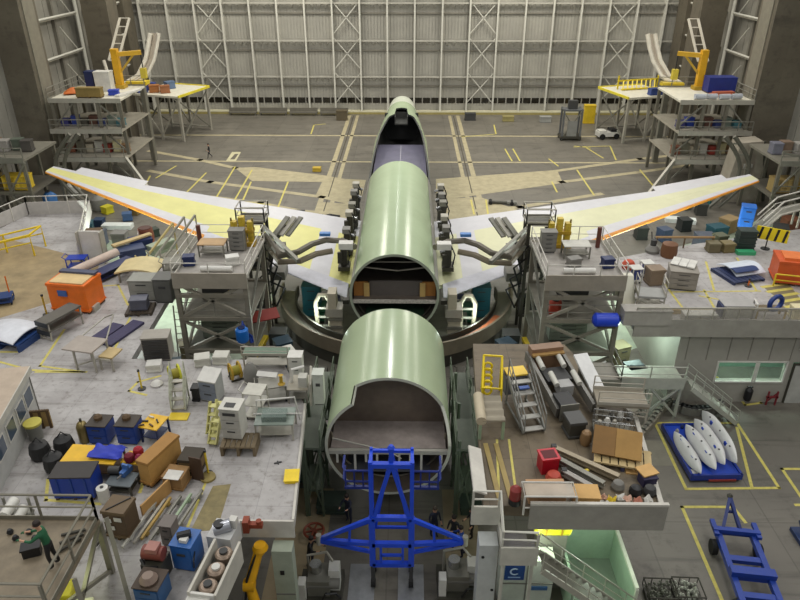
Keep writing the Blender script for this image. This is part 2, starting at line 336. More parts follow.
for y in (25,26,27,28,29,30): 
    pts=[((RF-.2)*math.sin(2*PI*k/40),y,HC+(RF-.2)*math.cos(2*PI*k/40)) for k in range(40)]
    if y>25.4: mb.tube(pts,.05,4,True)
    else: mb.tube([p for k,p in enumerate(pts) if 10<=k<=30],.05,4)
off(mb).build('ring_frames',mat((120,112,96),.6),fb)
off(MB().b(-2.6,2.6,24.3,31,3.98,4.06)).build('cabin_floor',mat((150,140,134),.6,var=.2,scale=2),fb)
off(MB().b(-2.72,2.72,24.05,24.22,3.9,4.1)).build('floor_beam',mat((170,168,158),.5),fb)
for x,h in ((-2.3,.5),(-1.5,1.0),(-1,.45),(-.5,.5),(.5,.5),(1,.45),(1.5,1.0),(2.4,.5)): off(MB().b(x-.05,x+.05,24.05,24.15,3.9-h,3.9)).build('floor_strut',mat((196,194,184),.5),fb)
off(MB().b(-2.1,2.1,24.6,31,2.4,2.5)).build('cargo_floor',mat((84,86,92),.6),fb)
off(MB().b(-2.55,2.55,26.25,26.4,4.06,5.4).b(-2.2,2.2,26.25,26.4,5.4,6.0).b(-1.6,1.6,26.25,26.4,6.0,6.6)).build('partition',mat((104,92,80),.6,var=.2),fb)
for k in range(2): off(MB().tube([(-2.5,24.2,4.7-k*.05),(0,24.0,4.15),(.6,23.95,3.75)],.03,6)).build('sling',LSTEEL,fb)
HC=HC0
# joined centre and rear fuselage with the wings
ac=thing('aircraft','green primed airliner body with both pale wings fitted, between the two decks','aircraft',(0,50,0))
def o5(mb): mb.v=[(x,y-50,z) for x,y,z in mb.v]; return mb
YC0,YC1=38.2,57.8
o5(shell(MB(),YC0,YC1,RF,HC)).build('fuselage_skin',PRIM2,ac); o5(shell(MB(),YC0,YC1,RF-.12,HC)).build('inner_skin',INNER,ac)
for y in (YC0,YC1):
    mb=MB()
    for k in range(96):
        a=2*PI*k/96;b=2*PI*(k+1)/96; mb.add([(q*math.sin(t),y,HC+q*math.cos(t)) for t in(a,b) for q in(RF,RF-.16)],[(0,1,3,2)])
    o5(mb).build('end_frame',RIM,ac)
for s in (-1,1):
    def P(u,v): t=s*math.radians(62+26*u); y=38.3+19.4*v; return ((RF+.015)*math.sin(t),y,HC+(RF+.015)*math.cos(t))
    o5(MB().grid(P,6,2)).build('window_belt',mat((152,150,142),.45),ac)
mb=MB()
for y in (39,40.2,41.4,42.6): 
    mb.tube([((RF-.2)*math.sin(2*PI*k/40),y,HC+(RF-.2)*math.cos(2*PI*k/40)) for k in range(40)],.05,4,True)
o5(mb).build('ring_frames',mat((70,66,58),.6),ac)
o5(MB().beam((-2.2,38.8,6.3),(.2,39.4,5.75),.08).beam((2.2,38.8,6.3),(.2,39.4,5.75),.08).beam((-1.6,39.2,6.45),(1.6,39.2,6.45),.07)).build('ceiling_struts',mat((150,146,134),.5),ac)
o5(MB().b(-2.6,2.6,38.5,57,4.1,4.2)).build('cabin_floor',mat((88,80,72),.6),ac)
o5(MB().b(-2.74,2.74,38.25,38.45,4.0,4.18)).build('floor_beam',mat((178,174,164),.45,var=.4,scale=9),ac)
o5(MB().b(-1.6,1.75,38.95,39.1,4.2,5.2)).build('bulkhead_panel',mat((88,82,78),.5),ac)
for s in (-1,1): o5(MB().b(s*1.7,s*2.6,38.9,39.05,4.2,5.15)).build('side_panel',mat((164,112,54),.6),ac)
for s in (-1,1): o5(MB().b(s*1.6,s*1.95,38.8,38.88,4.2,5.15)).build('door_panel',mat((186,156,96),.6),ac)
o5(MB().b(-2.2,2.2,39,57,2.6,2.7)).build('cargo_floor',mat((60,92,70),.6),ac)
# rear fuselage, roof panels still missing at its front
def RR(y): return RF if y<72 else RF-(y-72)/13.*1.3
def ZZ(y): return HC+RF-RR(y)
def rear_cut(t):
    d=math.degrees(t); d=abs(d-360 if d>180 else d)
    if d>86: return 57.9
    y=76.-18.0*(max(0,d-34)/52.)**1.45
    return y+2.6 if d<17 else y
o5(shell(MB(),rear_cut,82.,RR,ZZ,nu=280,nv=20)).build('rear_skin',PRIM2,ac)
o5(shell(MB(),lambda t:rear_cut(t)+.02,84.5,lambda y:RR(y)-.14,ZZ,nu=280,nv=20)).build('rear_inner_skin',mat((46,46,44),.6,var=.3),ac)  # dark colour holds the inner shadow of the shell
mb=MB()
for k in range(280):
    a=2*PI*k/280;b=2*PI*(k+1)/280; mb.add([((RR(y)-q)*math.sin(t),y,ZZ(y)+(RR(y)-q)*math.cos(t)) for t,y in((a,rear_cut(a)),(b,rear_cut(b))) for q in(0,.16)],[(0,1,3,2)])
o5(mb).build('opening_frame',mat((52,54,52),.5),ac)  # dark rim colour stands in for the shadow inside the shell
mb=shell(MB(),82.,85.,RR,ZZ,nv=4); 
mb.lathe([(RR(85),0),(RR(85)*.8,.5),(.3,.75)],n=40); k=3*40
mb.v[-k:]=[(x,85+z,ZZ(85)+y) for x,y,z in mb.v[-k:]]
o5(mb).build('tail_tip',mat((196,200,184),.35),ac)  # pale colour stands in for the highlight on the tail end
o5(MB().b(-2.55,2.55,58,73.5,4.5,4.58)).build('rear_floor',mat((104,102,120),.35,var=.2,scale=.6),ac)
o5(MB().b(-.05,.05,60,73,4.58,4.62)).build('floor_rail',mat((150,148,160),.4),ac)
o5(MB().b(-1.9,1.9,78.6,78.8,3.8,6.8)).build('rear_bulkhead',mat((40,40,40),.6),ac)
o5(MB().b(-.72,.72,75.6,78.4,6.2,6.35).b(-.72,-.64,75.6,78.4,6.35,7.1).b(.64,.72,75.6,78.4,6.35,7.1).b(-.64,.64,78.3,78.4,6.35,7.0)).build('fin_box',mat((58,58,54),.5),ac)
# wings
YSKIN=mat((204,200,126),.45,var=.08,scale=.5); YSKINR=mat((202,201,164),.45,var=.08,scale=.5); WHT=mat((194,193,196),.4,var=.05); LEO=mat((206,134,38),.4); LEG=mat((186,186,194),.35)
LE0=Vector((2.5,39.7,3.3)); LE1={-1:Vector((29.7,55.5,7.0)),1:Vector((29.7,54.8,6.7))}; SD=[-1]; TE0=Vector((2.5,53.0,3.7)); 
def lept(x): return LE0+(LE1[SD[0]]-LE0)*((x-2.5)/27.2)
def tept(x,ext):
    y=53.0+(x-2.5)/18.9*2.4
    if x>21.4: y=55.4+(x-21.4)/8.3*1.9
    z=3.7+(x-2.5)/27.2*(3.3 if SD[0]<0 else 3.0); y-=.5*(SD[0]>0)*(x/30)
    return Vector((x,y,z))
def thick(x): return 1.5-(x-2.5)/27.2*1.15
def prof(c): return 2.6*(.2969*math.sqrt(c)-.126*c-.3516*c*c+.2843*c**3-.1036*c**4)/.5*.42
def wpart(s,x0,x1,c0,c1,ext=False,nx=10,nc=8,off=0.):
    mb=MB(); o=0; rows=[]
    for i in range(nx+1):
        x=x0+(x1-x0)*i/nx; a=lept(x); b=tept(x,ext); r=[]
        cs=[c0+(c1-c0)*(j/nc)**(2 if c0==0 else 1) for j in range(nc+1)]
        for c in cs: p=a+(b-a)*c+Vector((0,max(0,c-.74)/.26*(1.0 if ext else 0),0)); r.append((s*p.x,p.y,p.z+thick(x)*(.62*prof(c))+off))
        for c in cs[::-1]: p=a+(b-a)*c+Vector((0,max(0,c-.74)/.26*(1.0 if ext else 0),0)); r.append((s*p.x,p.y,p.z-thick(x)*(.38*prof(c))-off-(.02 if c>.99 else 0)))
        rows.append(r)
    m=len(rows[0]); mb.v=[p for r in rows for p in r]
    for i in range(nx):
        for k in range(m): mb.f.append((i*m+k,i*m+(k+1)%m,(i+1)*m+(k+1)%m,(i+1)*m+k))
    mb.f.append(tuple(range(m))[::-1]); mb.f.append(tuple(nx*m+k for k in range(m)))
    return o5(mb)
for s in (-1,1):
    SD[0]=s; wg=wpart(s,2.5,29.7,.13,.74).build('wing_skin',YSKIN if s<0 else YSKINR,ac)
    wpart(s,14.2,29.6,0,.05,off=.05).build('orange_leading_edge',LEO,wg); wpart(s,14.2,29.6,.05,.24,off=.01).build('slat',WHT,wg)
    wpart(s,3.2,14.2,0,.13,off=.01).build('leading_edge',LEG,wg)
    wpart(s,2.5,21.4,.74,1.0).build('trailing_edge_panel',WHT,wg); wpart(s,21.4,27.6,.74,1.,True).build('aileron',WHT,wg); wpart(s,27.6,29.7,.74,.97,False).build('wing_tip_panel',WHT,wg)
    wpart(s,4.6,6.0,.13,.74,off=.012).build('root_panel',WHT,wg)
    wpart(s,21.5,29.0,.5,.74,off=.006,nx=4).build('outer_skin_panel',YSKIN if s<0 else YSKINR,wg)
# ================================================================ BUILDERS OF MOVABLE THINGS
def PX(px,z=DK): return G(px[0],px[1],z)
def wheels(t,w,d,r=.09,zc=None,names='caster'):
    for x in (-1,1):
        for y in (-1,1):
            MB().tube([(x*(w/2-.08)-.04,y*(d/2-.1),r),(x*(w/2-.08)+.04,y*(d/2-.1),r)],r,10).build(names,RUB,t)
def crate(name,label,cat,loc,rz,w,d,h,m,lid=None,rim=True,group=None,skid=True,patch=None):
    t=thing(name,label,cat,loc,rz,group); z=.12 if skid else 0
    if skid:
        for x in (-1,0,1): MB().b(x*(w/2-.1)-.06,x*(w/2-.1)+.06,-d/2,d/2,0,z).build('skid',BROWN,t)
    b=MB().b(-w/2,w/2,-d/2,d/2,z,h)
    b.build('body',m,t)
    if rim:
        r=MB(); e=.04
        for zz in (z+.06,h-.08): r=MB(); r.b(-w/2-e,w/2+e,-d/2-e,-d/2,zz,zz+.1).b(-w/2-e,w/2+e,d/2,d/2+e,zz,zz+.1).b(-w/2-e,-w/2,-d/2,d/2,zz,zz+.1).b(w/2,w/2+e,-d/2,d/2,zz,zz+.1); r.build('band',m if lid is None else lid,t)
    MB().b(-w/2-.03,w/2+.03,-d/2-.03,d/2+.03,h,h+.06).build('lid',lid or m,t)
    if patch: MB().b(-w*.2,w*.1,-d/2-.05,-d/2-.03,h*.45,h*.75).build('plate',patch,t)
    return t
def cabinet(name,label,cat,loc,rz,w,d,h,m,drawers=4,top=None,group=None,front=None,slope=0.):
    t=thing(name,label,cat,loc,rz,group)
    MB().prismx([(-d/2,.08),(d/2,.08),(d/2,h+slope),(-d/2,h)],-w/2,w/2).build('body',m,t); MB().b(-w/2+.05,w/2-.05,-d/2+.05,d/2-.05,0,.08).build('plinth',DGREY,t)
    hh=(h-.2)/max(1,drawers)
    for i in range(drawers):
        dr=MB().b(-w/2+.04,w/2-.04,-d/2-.03,-d/2,.14+i*hh,.14+(i+1)*hh-.03).build('drawer',front or m,t)
        MB().b(-w*.2,w*.2,-d/2-.06,-d/2-.03,.14+(i+.65)*hh,.14+(i+.75)*hh).build('handle',DGREY,dr)
    MB().prismx([(-d/2-.04,h),(d/2+.03,h+slope),(d/2+.03,h+slope+.05),(-d/2-.04,h+.05)],-w/2-.03,w/2+.03).build('top',top or m,t)
    return t
def trolley(name,label,cat,loc,rz,w,d,h,m,shelves=2,group=None,handle=True,deckm=None):
    t=thing(name,label,cat,loc,rz,group); wheels(t,w,d)
    for x in (-1,1):
        for y in (-1,1): MB().b(x*(w/2-.03)-.03,x*(w/2-.03)+.03,y*(d/2-.03)-.03,y*(d/2-.03)+.03,.16,h).build('post',m,t)
    for i in range(shelves):
        z=.18+(h-.2)*i/max(1,shelves-1) if shelves>1 else .2
        MB().b(-w/2,w/2,-d/2,d/2,z,z+.05).build('shelf',deckm or m,t)
    if handle: MB().tube([(-w/2,-d/2+.1,h),(-w/2-.2,-d/2+.1,h+.15),(-w/2-.2,d/2-.1,h+.15),(-w/2,d/2-.1,h)],.025,6).build('handle',m,t)
    return t
def table(name,label,cat,loc,rz,w,d,h,m,legm=None,group=None,under=True):
    t=thing(name,label,cat,loc,rz,group); MB().b(-w/2,w/2,-d/2,d/2,h-.06,h).build('tabletop',m,t)
    for x in (-1,1):
        for y in (-1,1): MB().b(x*(w/2-.06)-.04,x*(w/2-.06)+.04,y*(d/2-.06)-.04,y*(d/2-.06)+.04,0,h-.06).build('leg',legm or m,t)
    if under: MB().b(-w/2+.08,w/2-.08,-d/2+.08,d/2-.08,h*.3,h*.3+.04).build('shelf',legm or m,t)
    return t
def rails(t,pts,h,m,r=.03,name='guard_rail',mid=True,toe=True,sp=1.4):
    pts=[Vector(p) for p in pts]; up=Vector((0,0,h))
    mb=MB().tube([p+up for p in pts],r,6)
    if mid: mb.tube([p+up*.52 for p in pts],r*.8,6)
    if toe:
        for a,b in zip(pts[:-1],pts[1:]): mb.beam(a+Vector((0,0,.08)),b+Vector((0,0,.08)),.03,.16)
    for a,b in zip(pts[:-1],pts[1:]):
        n=max(1,int((b-a).length/sp))
        for i in range(n+1): p=a+(b-a)*i/n; mb.beam(p,p+up,r*1.6)
    return mb.build(name,m,t)
def platform(name,label,cat,loc,rz,w,d,h,m,deckm=None,rail=1.05,sides='lrfb',brace=True,group=None,fascia=None,railm=None,lift=0.,stairs=None,legw=.12):
    t=thing(name,label,cat,loc,rz,group); MB().b(-w/2,w/2,-d/2,d/2,h-.12,h).build('deck',deckm or m,t)
    for x in (-1,1):
        for y in (-1,1): MB().b(x*(w/2-legw/2)-legw/2,x*(w/2-legw/2)+legw/2,y*(d/2-legw/2)-legw/2,y*(d/2-legw/2)+legw/2,lift,h-.12).build('leg',m,t)
    if brace:
        for y in (-1,1):
            q=MB().beam((-w/2,y*(d/2-.06),h-.3),(w/2,y*(d/2-.06),lift+.3),legw*.7).beam((w/2,y*(d/2-.06),h-.3),(-w/2,y*(d/2-.06),lift+.3),legw*.7); q.build('cross_brace',m,t)
        for x in (-1,1): MB().beam((x*(w/2-.06),-d/2,h-.3),(x*(w/2-.06),d/2,lift+.3),legw*.7).build('side_brace',m,t)
    if fascia:
        f=MB().b(-w/2-.03,w/2+.03,-d/2-.05,-d/2,h-.25,h+fascia); f.build('fascia',railm or m,t)
    E={'f':((-w/2,-d/2,h),(w/2,-d/2,h)),'b':((-w/2,d/2,h),(w/2,d/2,h)),'l':((-w/2,-d/2,h),(-w/2,d/2,h)),'r':((w/2,-d/2,h),(w/2,d/2,h))}
    if rail:
        for k in sides: rails(t,E[k],rail,railm or m)
    return t
def steps(name,label,cat,loc,rz,w,run,rise,n,m,group=None,rail=True,treadm=None,base=True,top=None):   # climbs along +y
    t=thing(name,label,cat,loc,rz,group)
    for x in (-1,1): MB().beam((x*w/2,0,.1),(x*w/2,run,rise),.06,.25).build('stringer',m,t)
    mb=MB()
    for i in range(n): mb.b(-w/2,w/2,run*(i+.3)/n-.13,run*(i+.3)/n+.15,rise*(i+.6)/n-.02,rise*(i+.6)/n+.03)
    mb.build('treads',treadm or m,t)
    if rail:
        for x in (-1,1):
            q=MB().tube([(x*w/2,-.05,.2),(x*w/2,0,1.0),(x*w/2,run,rise+.95),(x*w/2,run+.05,rise)],.03,6).tube([(x*w/2,0,.6),(x*w/2,run,rise+.5)],.022,6)
            for i in range(1,5): q.tube([(x*w/2,run*i/5,rise*i/5),(x*w/2,run*i/5,rise*i/5+.95)],.022,6)
            q.build('hand_rail',m,t)
    if base:
        for x in (-1,1): MB().beam((x*w/2,run,rise),(x*w/2,run,0),.07).beam((x*w/2,run,.15),(x*w/2,.1,.1),.07).build('support_leg',m,t)
        for x in (-1,1):
            for y in (.3,run): MB().tube([(x*w/2-.03,y,.1),(x*w/2+.03,y,.1)],.1,10).build('caster',RUB,t)
    if top: MB().b(-w/2,w/2,run,run+.7,rise-.03,rise+.04).build('top_step',top,t)
    return t
def post(label,loc,m,h=1.,group=None,name='stanchion',cat='post'):
    t=thing(name,label,cat,loc,0,group); MB().cyl((0,0,0),.22,.06,14).build('base',DGREY,t); MB().cyl((0,0,.06),.05,h,8).build('pole',m,t); MB().cyl((0,0,h),.07,.1,8).build('cap',BLK,t); return t
def pallet(name,label,cat,loc,rz,w,d,h,m,group=None,board=None):
    t=thing(name,label,cat,loc,rz,group)
    mb=MB(); n=7
    for i in range(n): mb.b(-w/2+i*w/n+.01,-w/2+(i+.88)*w/n,-d/2,d/2,h-.04,h)
    mb.b(-w/2,w/2,-d/2,-d/2+.1,h-.08,h-.04).b(-w/2,w/2,d/2-.1,d/2,h-.08,h-.04)
    mb.build('boards',board or m,t)
    for x in (-1,0,1): MB().b(x*(w/2-.08)-.07,x*(w/2-.08)+.07,-d/2,d/2,0,h-.08).build('runner',m,t)
    return t
def simple(name,label,cat,loc,rz,mbs,group=None):   # a thing from (part name, mesh, material) triples
    t=thing(name,label,cat,loc,rz,group)
    for n,mb,m in mbs: mb.build(n,m,t)
    return t
def one(name,label,cat,loc,rz,mb,m,group=None):
    o=mb.build(name,m); o.location=loc; o.rotation_euler=(0,0,math.radians(rz)); return tag(o,label,cat,group)
# ---------------------------------------------------------------- people
SKIN=mat((196,150,122),.6,var=.04)
def person(label,loc,rz,top,legs,hair,pose='stand',group=None,s=1.):
    """one skinned body; local x right, y forward; joints in metres"""
    t=thing('person',label,'person',loc,rz,group)
    J={'pel':(0,0,.95),'waist':(0,0,1.1),'chest':(0,.01,1.34),'neck':(0,.01,1.5),'head0':(0,.03,1.58)}
    A={'l':[(-.19,0,1.43),(-.26,-.02,1.14),(-.27,.14,.93),(-.27,.2,.88)],'r':[(.19,0,1.43),(.26,.0,1.14),(.25,.2,.97),(.25,.27,.94)]}
    Lg={'l':[(-.1,0,.9),(-.11,.05,.5),(-.11,.0,.1),(-.12,.15,.04)],'r':[(.1,0,.9),(.12,-.02,.5),(.12,-.12,.1),(.13,.03,.04)]}
    lean=0.
    if pose=='walk': Lg={'l':[(-.1,0,.9),(-.11,.2,.52),(-.11,.26,.1),(-.12,.4,.05)],'r':[(.1,0,.9),(.12,-.02,.5),(.12,-.34,.16),(.13,-.24,.05)]}
    if pose=='reach': A={'l':[(-.19,.05,1.43),(-.24,.28,1.28),(-.18,.5,1.32),(-.16,.58,1.34)],'r':[(.19,.05,1.43),(.25,.25,1.25),(.2,.48,1.28),(.18,.56,1.3)]}; lean=.12
    if pose=='kneel':
        J={'pel':(0,-.1,.42),'waist':(0,-.03,.55),'chest':(0,.12,.76),'neck':(0,.22,.88),'head0':(0,.29,.93)}
        A={'l':[(-.19,.15,.83),(-.27,.32,.62),(-.2,.52,.5),(-.18,.6,.47)],'r':[(.19,.15,.83),(.28,.3,.6),(.22,.5,.46),(.2,.58,.43)]}
        Lg={'l':[(-.1,-.1,.4),(-.16,.32,.42),(-.14,.28,.1),(-.14,.42,.04)],'r':[(.1,-.1,.4),(.15,.3,.1),(.14,-.12,.1),(.14,-.28,.06)]}
    V=[];E=[];R=[]
    def v(p,r,par=None):
        p=Vector(p); p.y+=lean*max(0,p.z-.95); V.append(tuple(p*s)); R.append(r*s)
        if par is not None: E.append((par,len(V)-1))
        return len(V)-1
    a=v(J['pel'],.135); b=v(J['waist'],.125,a); c=v(J['chest'],.15,b); n=v(J['neck'],.058,c); h0=v(J['head0'],.06,n)
    hd=Vector(J['head0'])+Vector((0,.015,.08)); h1=v(hd,.098,h0); h2=v(hd+Vector((0,-.005,.09)),.085,h1)
    for k in 'lr':
        sh,el,wr,hn=A[k]; i=v(sh,.068,c); i=v(el,.048,i); i=v(wr,.032,i); p=v(hn,.034,i)
        d=(Vector(hn)-Vector(wr)).normalized(); sd=d.cross(Vector((0,0,1))).normalized(); dn=Vector((0,0,-1))
        for q,l in ((-1.5,.07),(-.5,.085),(.5,.08),(1.5,.065)):
            f=v(Vector(hn)+sd*q*.02+d*.04,.0095,p); f=v(Vector(hn)+sd*q*.022+d*(.04+l*.5)+dn*.015,.009,f); v(Vector(hn)+sd*q*.022+d*(.04+l*.8)+dn*.045,.008,f)
        sg=1 if k=='l' else -1; f=v(Vector(hn)+sd*sg*.035-d*.005,.011,p); v(Vector(hn)+sd*sg*.05+d*.035+dn*.015,.009,f)
        hp,kn,an,to=Lg[k]; i=v(hp,.098,a); i=v(kn,.066,i); i=v(an,.048,i); v(to,.042,i)
    me=bpy.data.meshes.new('body'); me.from_pydata(V,E,[]); o=bpy.data.objects.new('body',me); C.objects.link(o)
    md=o.modifiers.new('s','SKIN'); md.use_smooth_shade=True
    for i,sv in enumerate(me.skin_vertices[0].data): sv.radius=(R[i],R[i]*.85 if i<3 else R[i]); sv.use_root=(i==0)
    o.modifiers.new('d','SUBSURF').levels=1
    bpy.context.view_layer.update(); dg=bpy.context.evaluated_depsgraph_get(); nm=bpy.data.meshes.new_from_object(o.evaluated_get(dg)); 
    o.modifiers.clear(); o.data=nm; bpy.data.meshes.remove(me); nm.name='body'
    nm.materials.clear()
    for m in (top,legs,SKIN,BLK): nm.materials.append(m)
    hz=V[n][2]; arms=[Vector(A[k][2])*s for k in 'lr']; legz=V[a][2]
    knees=[Vector(Lg[k][j])*s for k in 'lr' for j in (1,2)]
    for p in nm.polygons:
        q=p.center; p.use_smooth=True
        if q.z>hz+.01*s: k=2
        elif min((q-w).length for w in arms)<.13*s and min((q-Vector(A[x][3])*s).length for x in 'lr')<.125*s: k=2
        elif q.z<.085*s: k=3
        elif pose=='kneel': k=1 if (min((q-w).length for w in knees)<.2*s or q.z<.5*s and q.y<.2*s and abs(q.x)<.2*s) else 0
        else: k=1 if q.z<legz+.04*s and abs(q.x)<.215*s else 0
        p.material_index=k
    o.parent=t
    hv=Vector(V[h2]); H=MB(); 
    H.lathe([(.108*s,-.05*s),(.112*s,0),(.095*s,.06*s),(.05*s,.1*s),(.01,.112*s)],hv+Vector((0,-.02*s,.01)),14); H.build('hair',hair,t)
    f=Vector(V[h1]); F=MB()
    F.tube([f+Vector((0,.085,.03))*s,f+Vector((0,.125,-.01))*s],[.012*s,.02*s],6); F.build('nose',SKIN,t)
    for x in (-1,1):
        MB().lathe([(.004,-.012),(.013,0),(.004,.012)],f+Vector((x*.035,.096,.035))*s,8).build('eye',BLK,t)
        MB().box(f+Vector((x*.1,.0,.01))*s,(.02*s,.04*s,.06*s)).build('ear',SKIN,t)
    MB().box(f+Vector((0,.094,-.045))*s,(.05*s,.012*s,.012*s)).build('mouth',RED,t)
    return t
# ================================================================ ASSEMBLY BAY: CRADLE, DOCKS, JIGS
cr=thing('lifting_cradle','bright blue steel truss cradle standing under the open fuselage end','cradle',(.25,20.6,0))
BL=mat((28,74,212),.4,var=.08)
mb=MB()
for x in (-.8,.8): MB().beam((x,-.4,3.95),(x,-.4,6.85),.16).build('upright',BL,cr); MB().beam((x,-.4,1.3),(x,-.4,3.95),.24).build('upright',BL,cr); MB().beam((x,.4,1.3),(x,.4,6.85),.11).build('rear_upright',BL,cr)
for z in (1.35,2.5,3.95,6.7): MB().beam((-.8,-.42,z),(.8,-.42,z),.2).build('crossbeam',BL,cr); MB().beam((-.8,-.4,z),(-.8,.4,z),.13).beam((.8,-.4,z),(.8,.4,z),.13).build('side_tie',BL,cr)
MB().beam((-.8,.4,6.7),(.8,.4,6.7),.12).build('rear_crossbeam',BL,cr); MB().beam((-.8,.4,2.6),(.8,.4,2.6),.1).build('rear_crossbeam',BL,cr)
for x in (-.7,.7): MB().beam((x,-.42,4.0),(x*.05,-.42,6.65),.15).build('diagonal',BL,cr); MB().beam((x,.4,2.6),(x*.05,.3,6.6),.1).build('rear_diagonal',BL,cr)
MB().beam((-.45,-.45,1.4),(-.45,-.45,2.4),.1).beam((.45,-.45,1.4),(.45,-.45,2.4),.1).beam((-.45,-.45,1.9),(.45,-.45,1.9),.1).build('lower_frame',BL,cr)
MB().beam((0,-.35,6.5),(0,-.35,7.45),.17).lathe([(.12,0),(.15,.08),(.07,.2)],(0,-.35,7.4),10).build('mast',BL,cr)
for s in (-1,1):
    o=MB().beam((s*.8,-.4,3.9),(s*3.0,-.2,2.5),.15).beam((s*.8,-.4,2.5),(s*3.0,-.2,2.45),.17).beam((s*.8,-.3,1.9),(s*3.0,-.2,2.4),.13).beam((s*.8,.4,3.0),(s*3.,-.2,2.5),.12).build('outrigger',BL,cr)
    MB().beam((s*1.7,-.32,3.25),(s*1.75,-.3,2.5),.1).build('outrigger_strut',BL,o); MB().cyl((s*3.02,-.2,2.25),.12,.5,10).build('end_fitting',LSTEEL,o)
    g=MB()
    for z in (5.2,5.75): g.tube([(s*.85,.3,z),(s*1.85,.3,z),(s*1.95,.5,z),(s*1.95,1.2,z)],.05,6)
    for x in (1.15,1.5,1.85): g.beam((s*x,.3,4.9),(s*x,.3,5.8),.06)
    g.beam((s*.8,.3,4.9),(s*1.9,.3,4.9),.12); g.build('side_guard',mat((26,44,120),.45),cr)
    for y in (-.4,.4): MB().b(s*.8-.08,s*.8+.08,y-.08,y+.08,.3,1.35).build('jack_leg',DGREY,cr); MB().tube([(s*.8-.1,y,.18),(s*.8+.1,y,.18)],.18,12).build('wheel',RUB,cr)
# curved gangway ring round the wing box
def arc(r0,r1,z0,z1,a0,a1,cx=0.,cy=44.6,n=40):
    mb=MB(); 
    for i in range(n+1):
        a=math.radians(a0+(a1-a0)*i/n); c,s=math.cos(a),math.sin(a)
        mb.v+=[(cx+r0*c,cy+r0*s,z0),(cx+r1*c,cy+r1*s,z0),(cx+r1*c,cy+r1*s,z1),(cx+r0*c,cy+r0*s,z1)]
    for i in range(n):
        for k in range(4): mb.f.append((i*4+k,i*4+(k+1)%4,i*4+4+(k+1)%4,i*4+4+k))
    mb.f+= [(0,1,2,3),(n*4+3,n*4+2,n*4+1,n*4)]; return mb
BR=mat((126,116,98),.5,.2)
for s,nm in ((-1,'left'),(1,'right')):
    a0,a1=(176,258) if s<0 else (282,364)
    t=thing('curved_gangway','curved steel gangway ring under the %s wing root beside the fuselage'%nm,'gangway',(s*6,38.5,0))
    def o_(mb): mb.v=[(x-s*6,y-38.5,z) for x,y,z in mb.v]; return mb
    o_(arc(7.3,8.3,1.2,1.32,a0,a1)).build('walkway',STEEL,t); o_(arc(8.25,8.4,1.0,2.0,a0,a1)).build('outer_rail',BR,t); o_(arc(7.2,7.32,1.0,1.75,a0,a1)).build('inner_rail',DSTEEL,t)
    o_(arc(8.0,8.2,.0,1.0,a0,a1)).build('skirt',DSTEEL,t)
    if s>0: o_(arc(7.5,8.15,1.33,1.45,300,335)).build('orange_mat',mat((170,96,60),.6),t)
    for k in range(6):
        a=math.radians(a0+8+(a1-a0-16)*k/5); o_(MB().b(7.7*math.cos(a)-.1,7.7*math.cos(a)+.1,44.6+7.7*math.sin(a)-.1,44.6+7.7*math.sin(a)+.1,0,1.2)).build('leg',DSTEEL,t)
# support columns left and right of the opening
for s,nm in ((-1,'left'),(1,'right')):
    t=thing('support_jig','beige machined jig column %s of the open centre fuselage'%nm,'jig',(s*3.9,39.6,0))
    MB().b(-.55,.55,-.6,.6,0,.5).build('base',BEIGE,t); MB().b(-.4,.4,-.4,.4,.5,2.5).build('column',BEIGE,t); MB().b(-.6,.5,-.55,.55,2.5,3.1).build('saddle',LSTEEL,t)
    MB().b(-.45,.1,-.5,.5,3.1,4.2).build('head',BEIGE,t); MB().b(-s*.5,-s*.9,-.2,.2,3.3,3.6).build('clamp',DSTEEL,t)
    for z in (1.,1.6,2.2): MB().b(-.5,.5,-.5,-.4,z,z+.2).build('rib',STEEL,t)
    t=thing('roller_unit','beige rounded roller frame %s of the open centre fuselage, outboard of its jig'%('left' if s<0 else 'right'),'jig',(s*4.9,40.9,0))
    MB().tube([(-.4,0,0),(-.5,0,2.6),(-.2,0,3.2),(.2,0,3.2),(.5,0,2.6),(.4,0,0)],.16,8).build('hoop',BEIGE,t)
    for z in (.8,1.5,2.2): MB().tube([(-.45,0,z),(.45,0,z)],.1,8).build('roller',STEEL,t)
# machinery along the centre fuselage
for s,nm in ((-1,'left'),(1,'right')):
    for k,y in enumerate((43.5,46.2,49,51.6,54,56.2)):
        zb=3.98 if y<53.5 else 0; t=thing('alignment_jig','grey riveting jig standing %s of the centre fuselage, %s from the open end'%(nm,('first','second','third','fourth','fifth','sixth')[k]),'jig',(s*3.6,y,zb))
        h=5.5+.5*random.random()-zb
        MB().b(-.4,.4,-.55,.55,0,.3).build('base',DSTEEL,t); MB().b(-.22,.22,-.3,.3,.3,h).build('column',DSTEEL,t)
        MB().b(-.3,.25,-.4,.3,h,h+.35).build('head',(STEEL,GREY,LSTEEL)[k%3],t); MB().b(-.4,-.1,-.55,-.32,h-1.1,h-.3).build('drive_box',DSTEEL,t); MB().tube([(-s*.2,0,h-.2),(-s*.55,0,h-.3)],.12,8).build('arm',CHROME,t)
        MB().tube([(.2,-.4,h+.3),(.45*1,-.5,h-.3),(.3,-.5,h-1.2)],.05,6).build('hose',BLK,t)
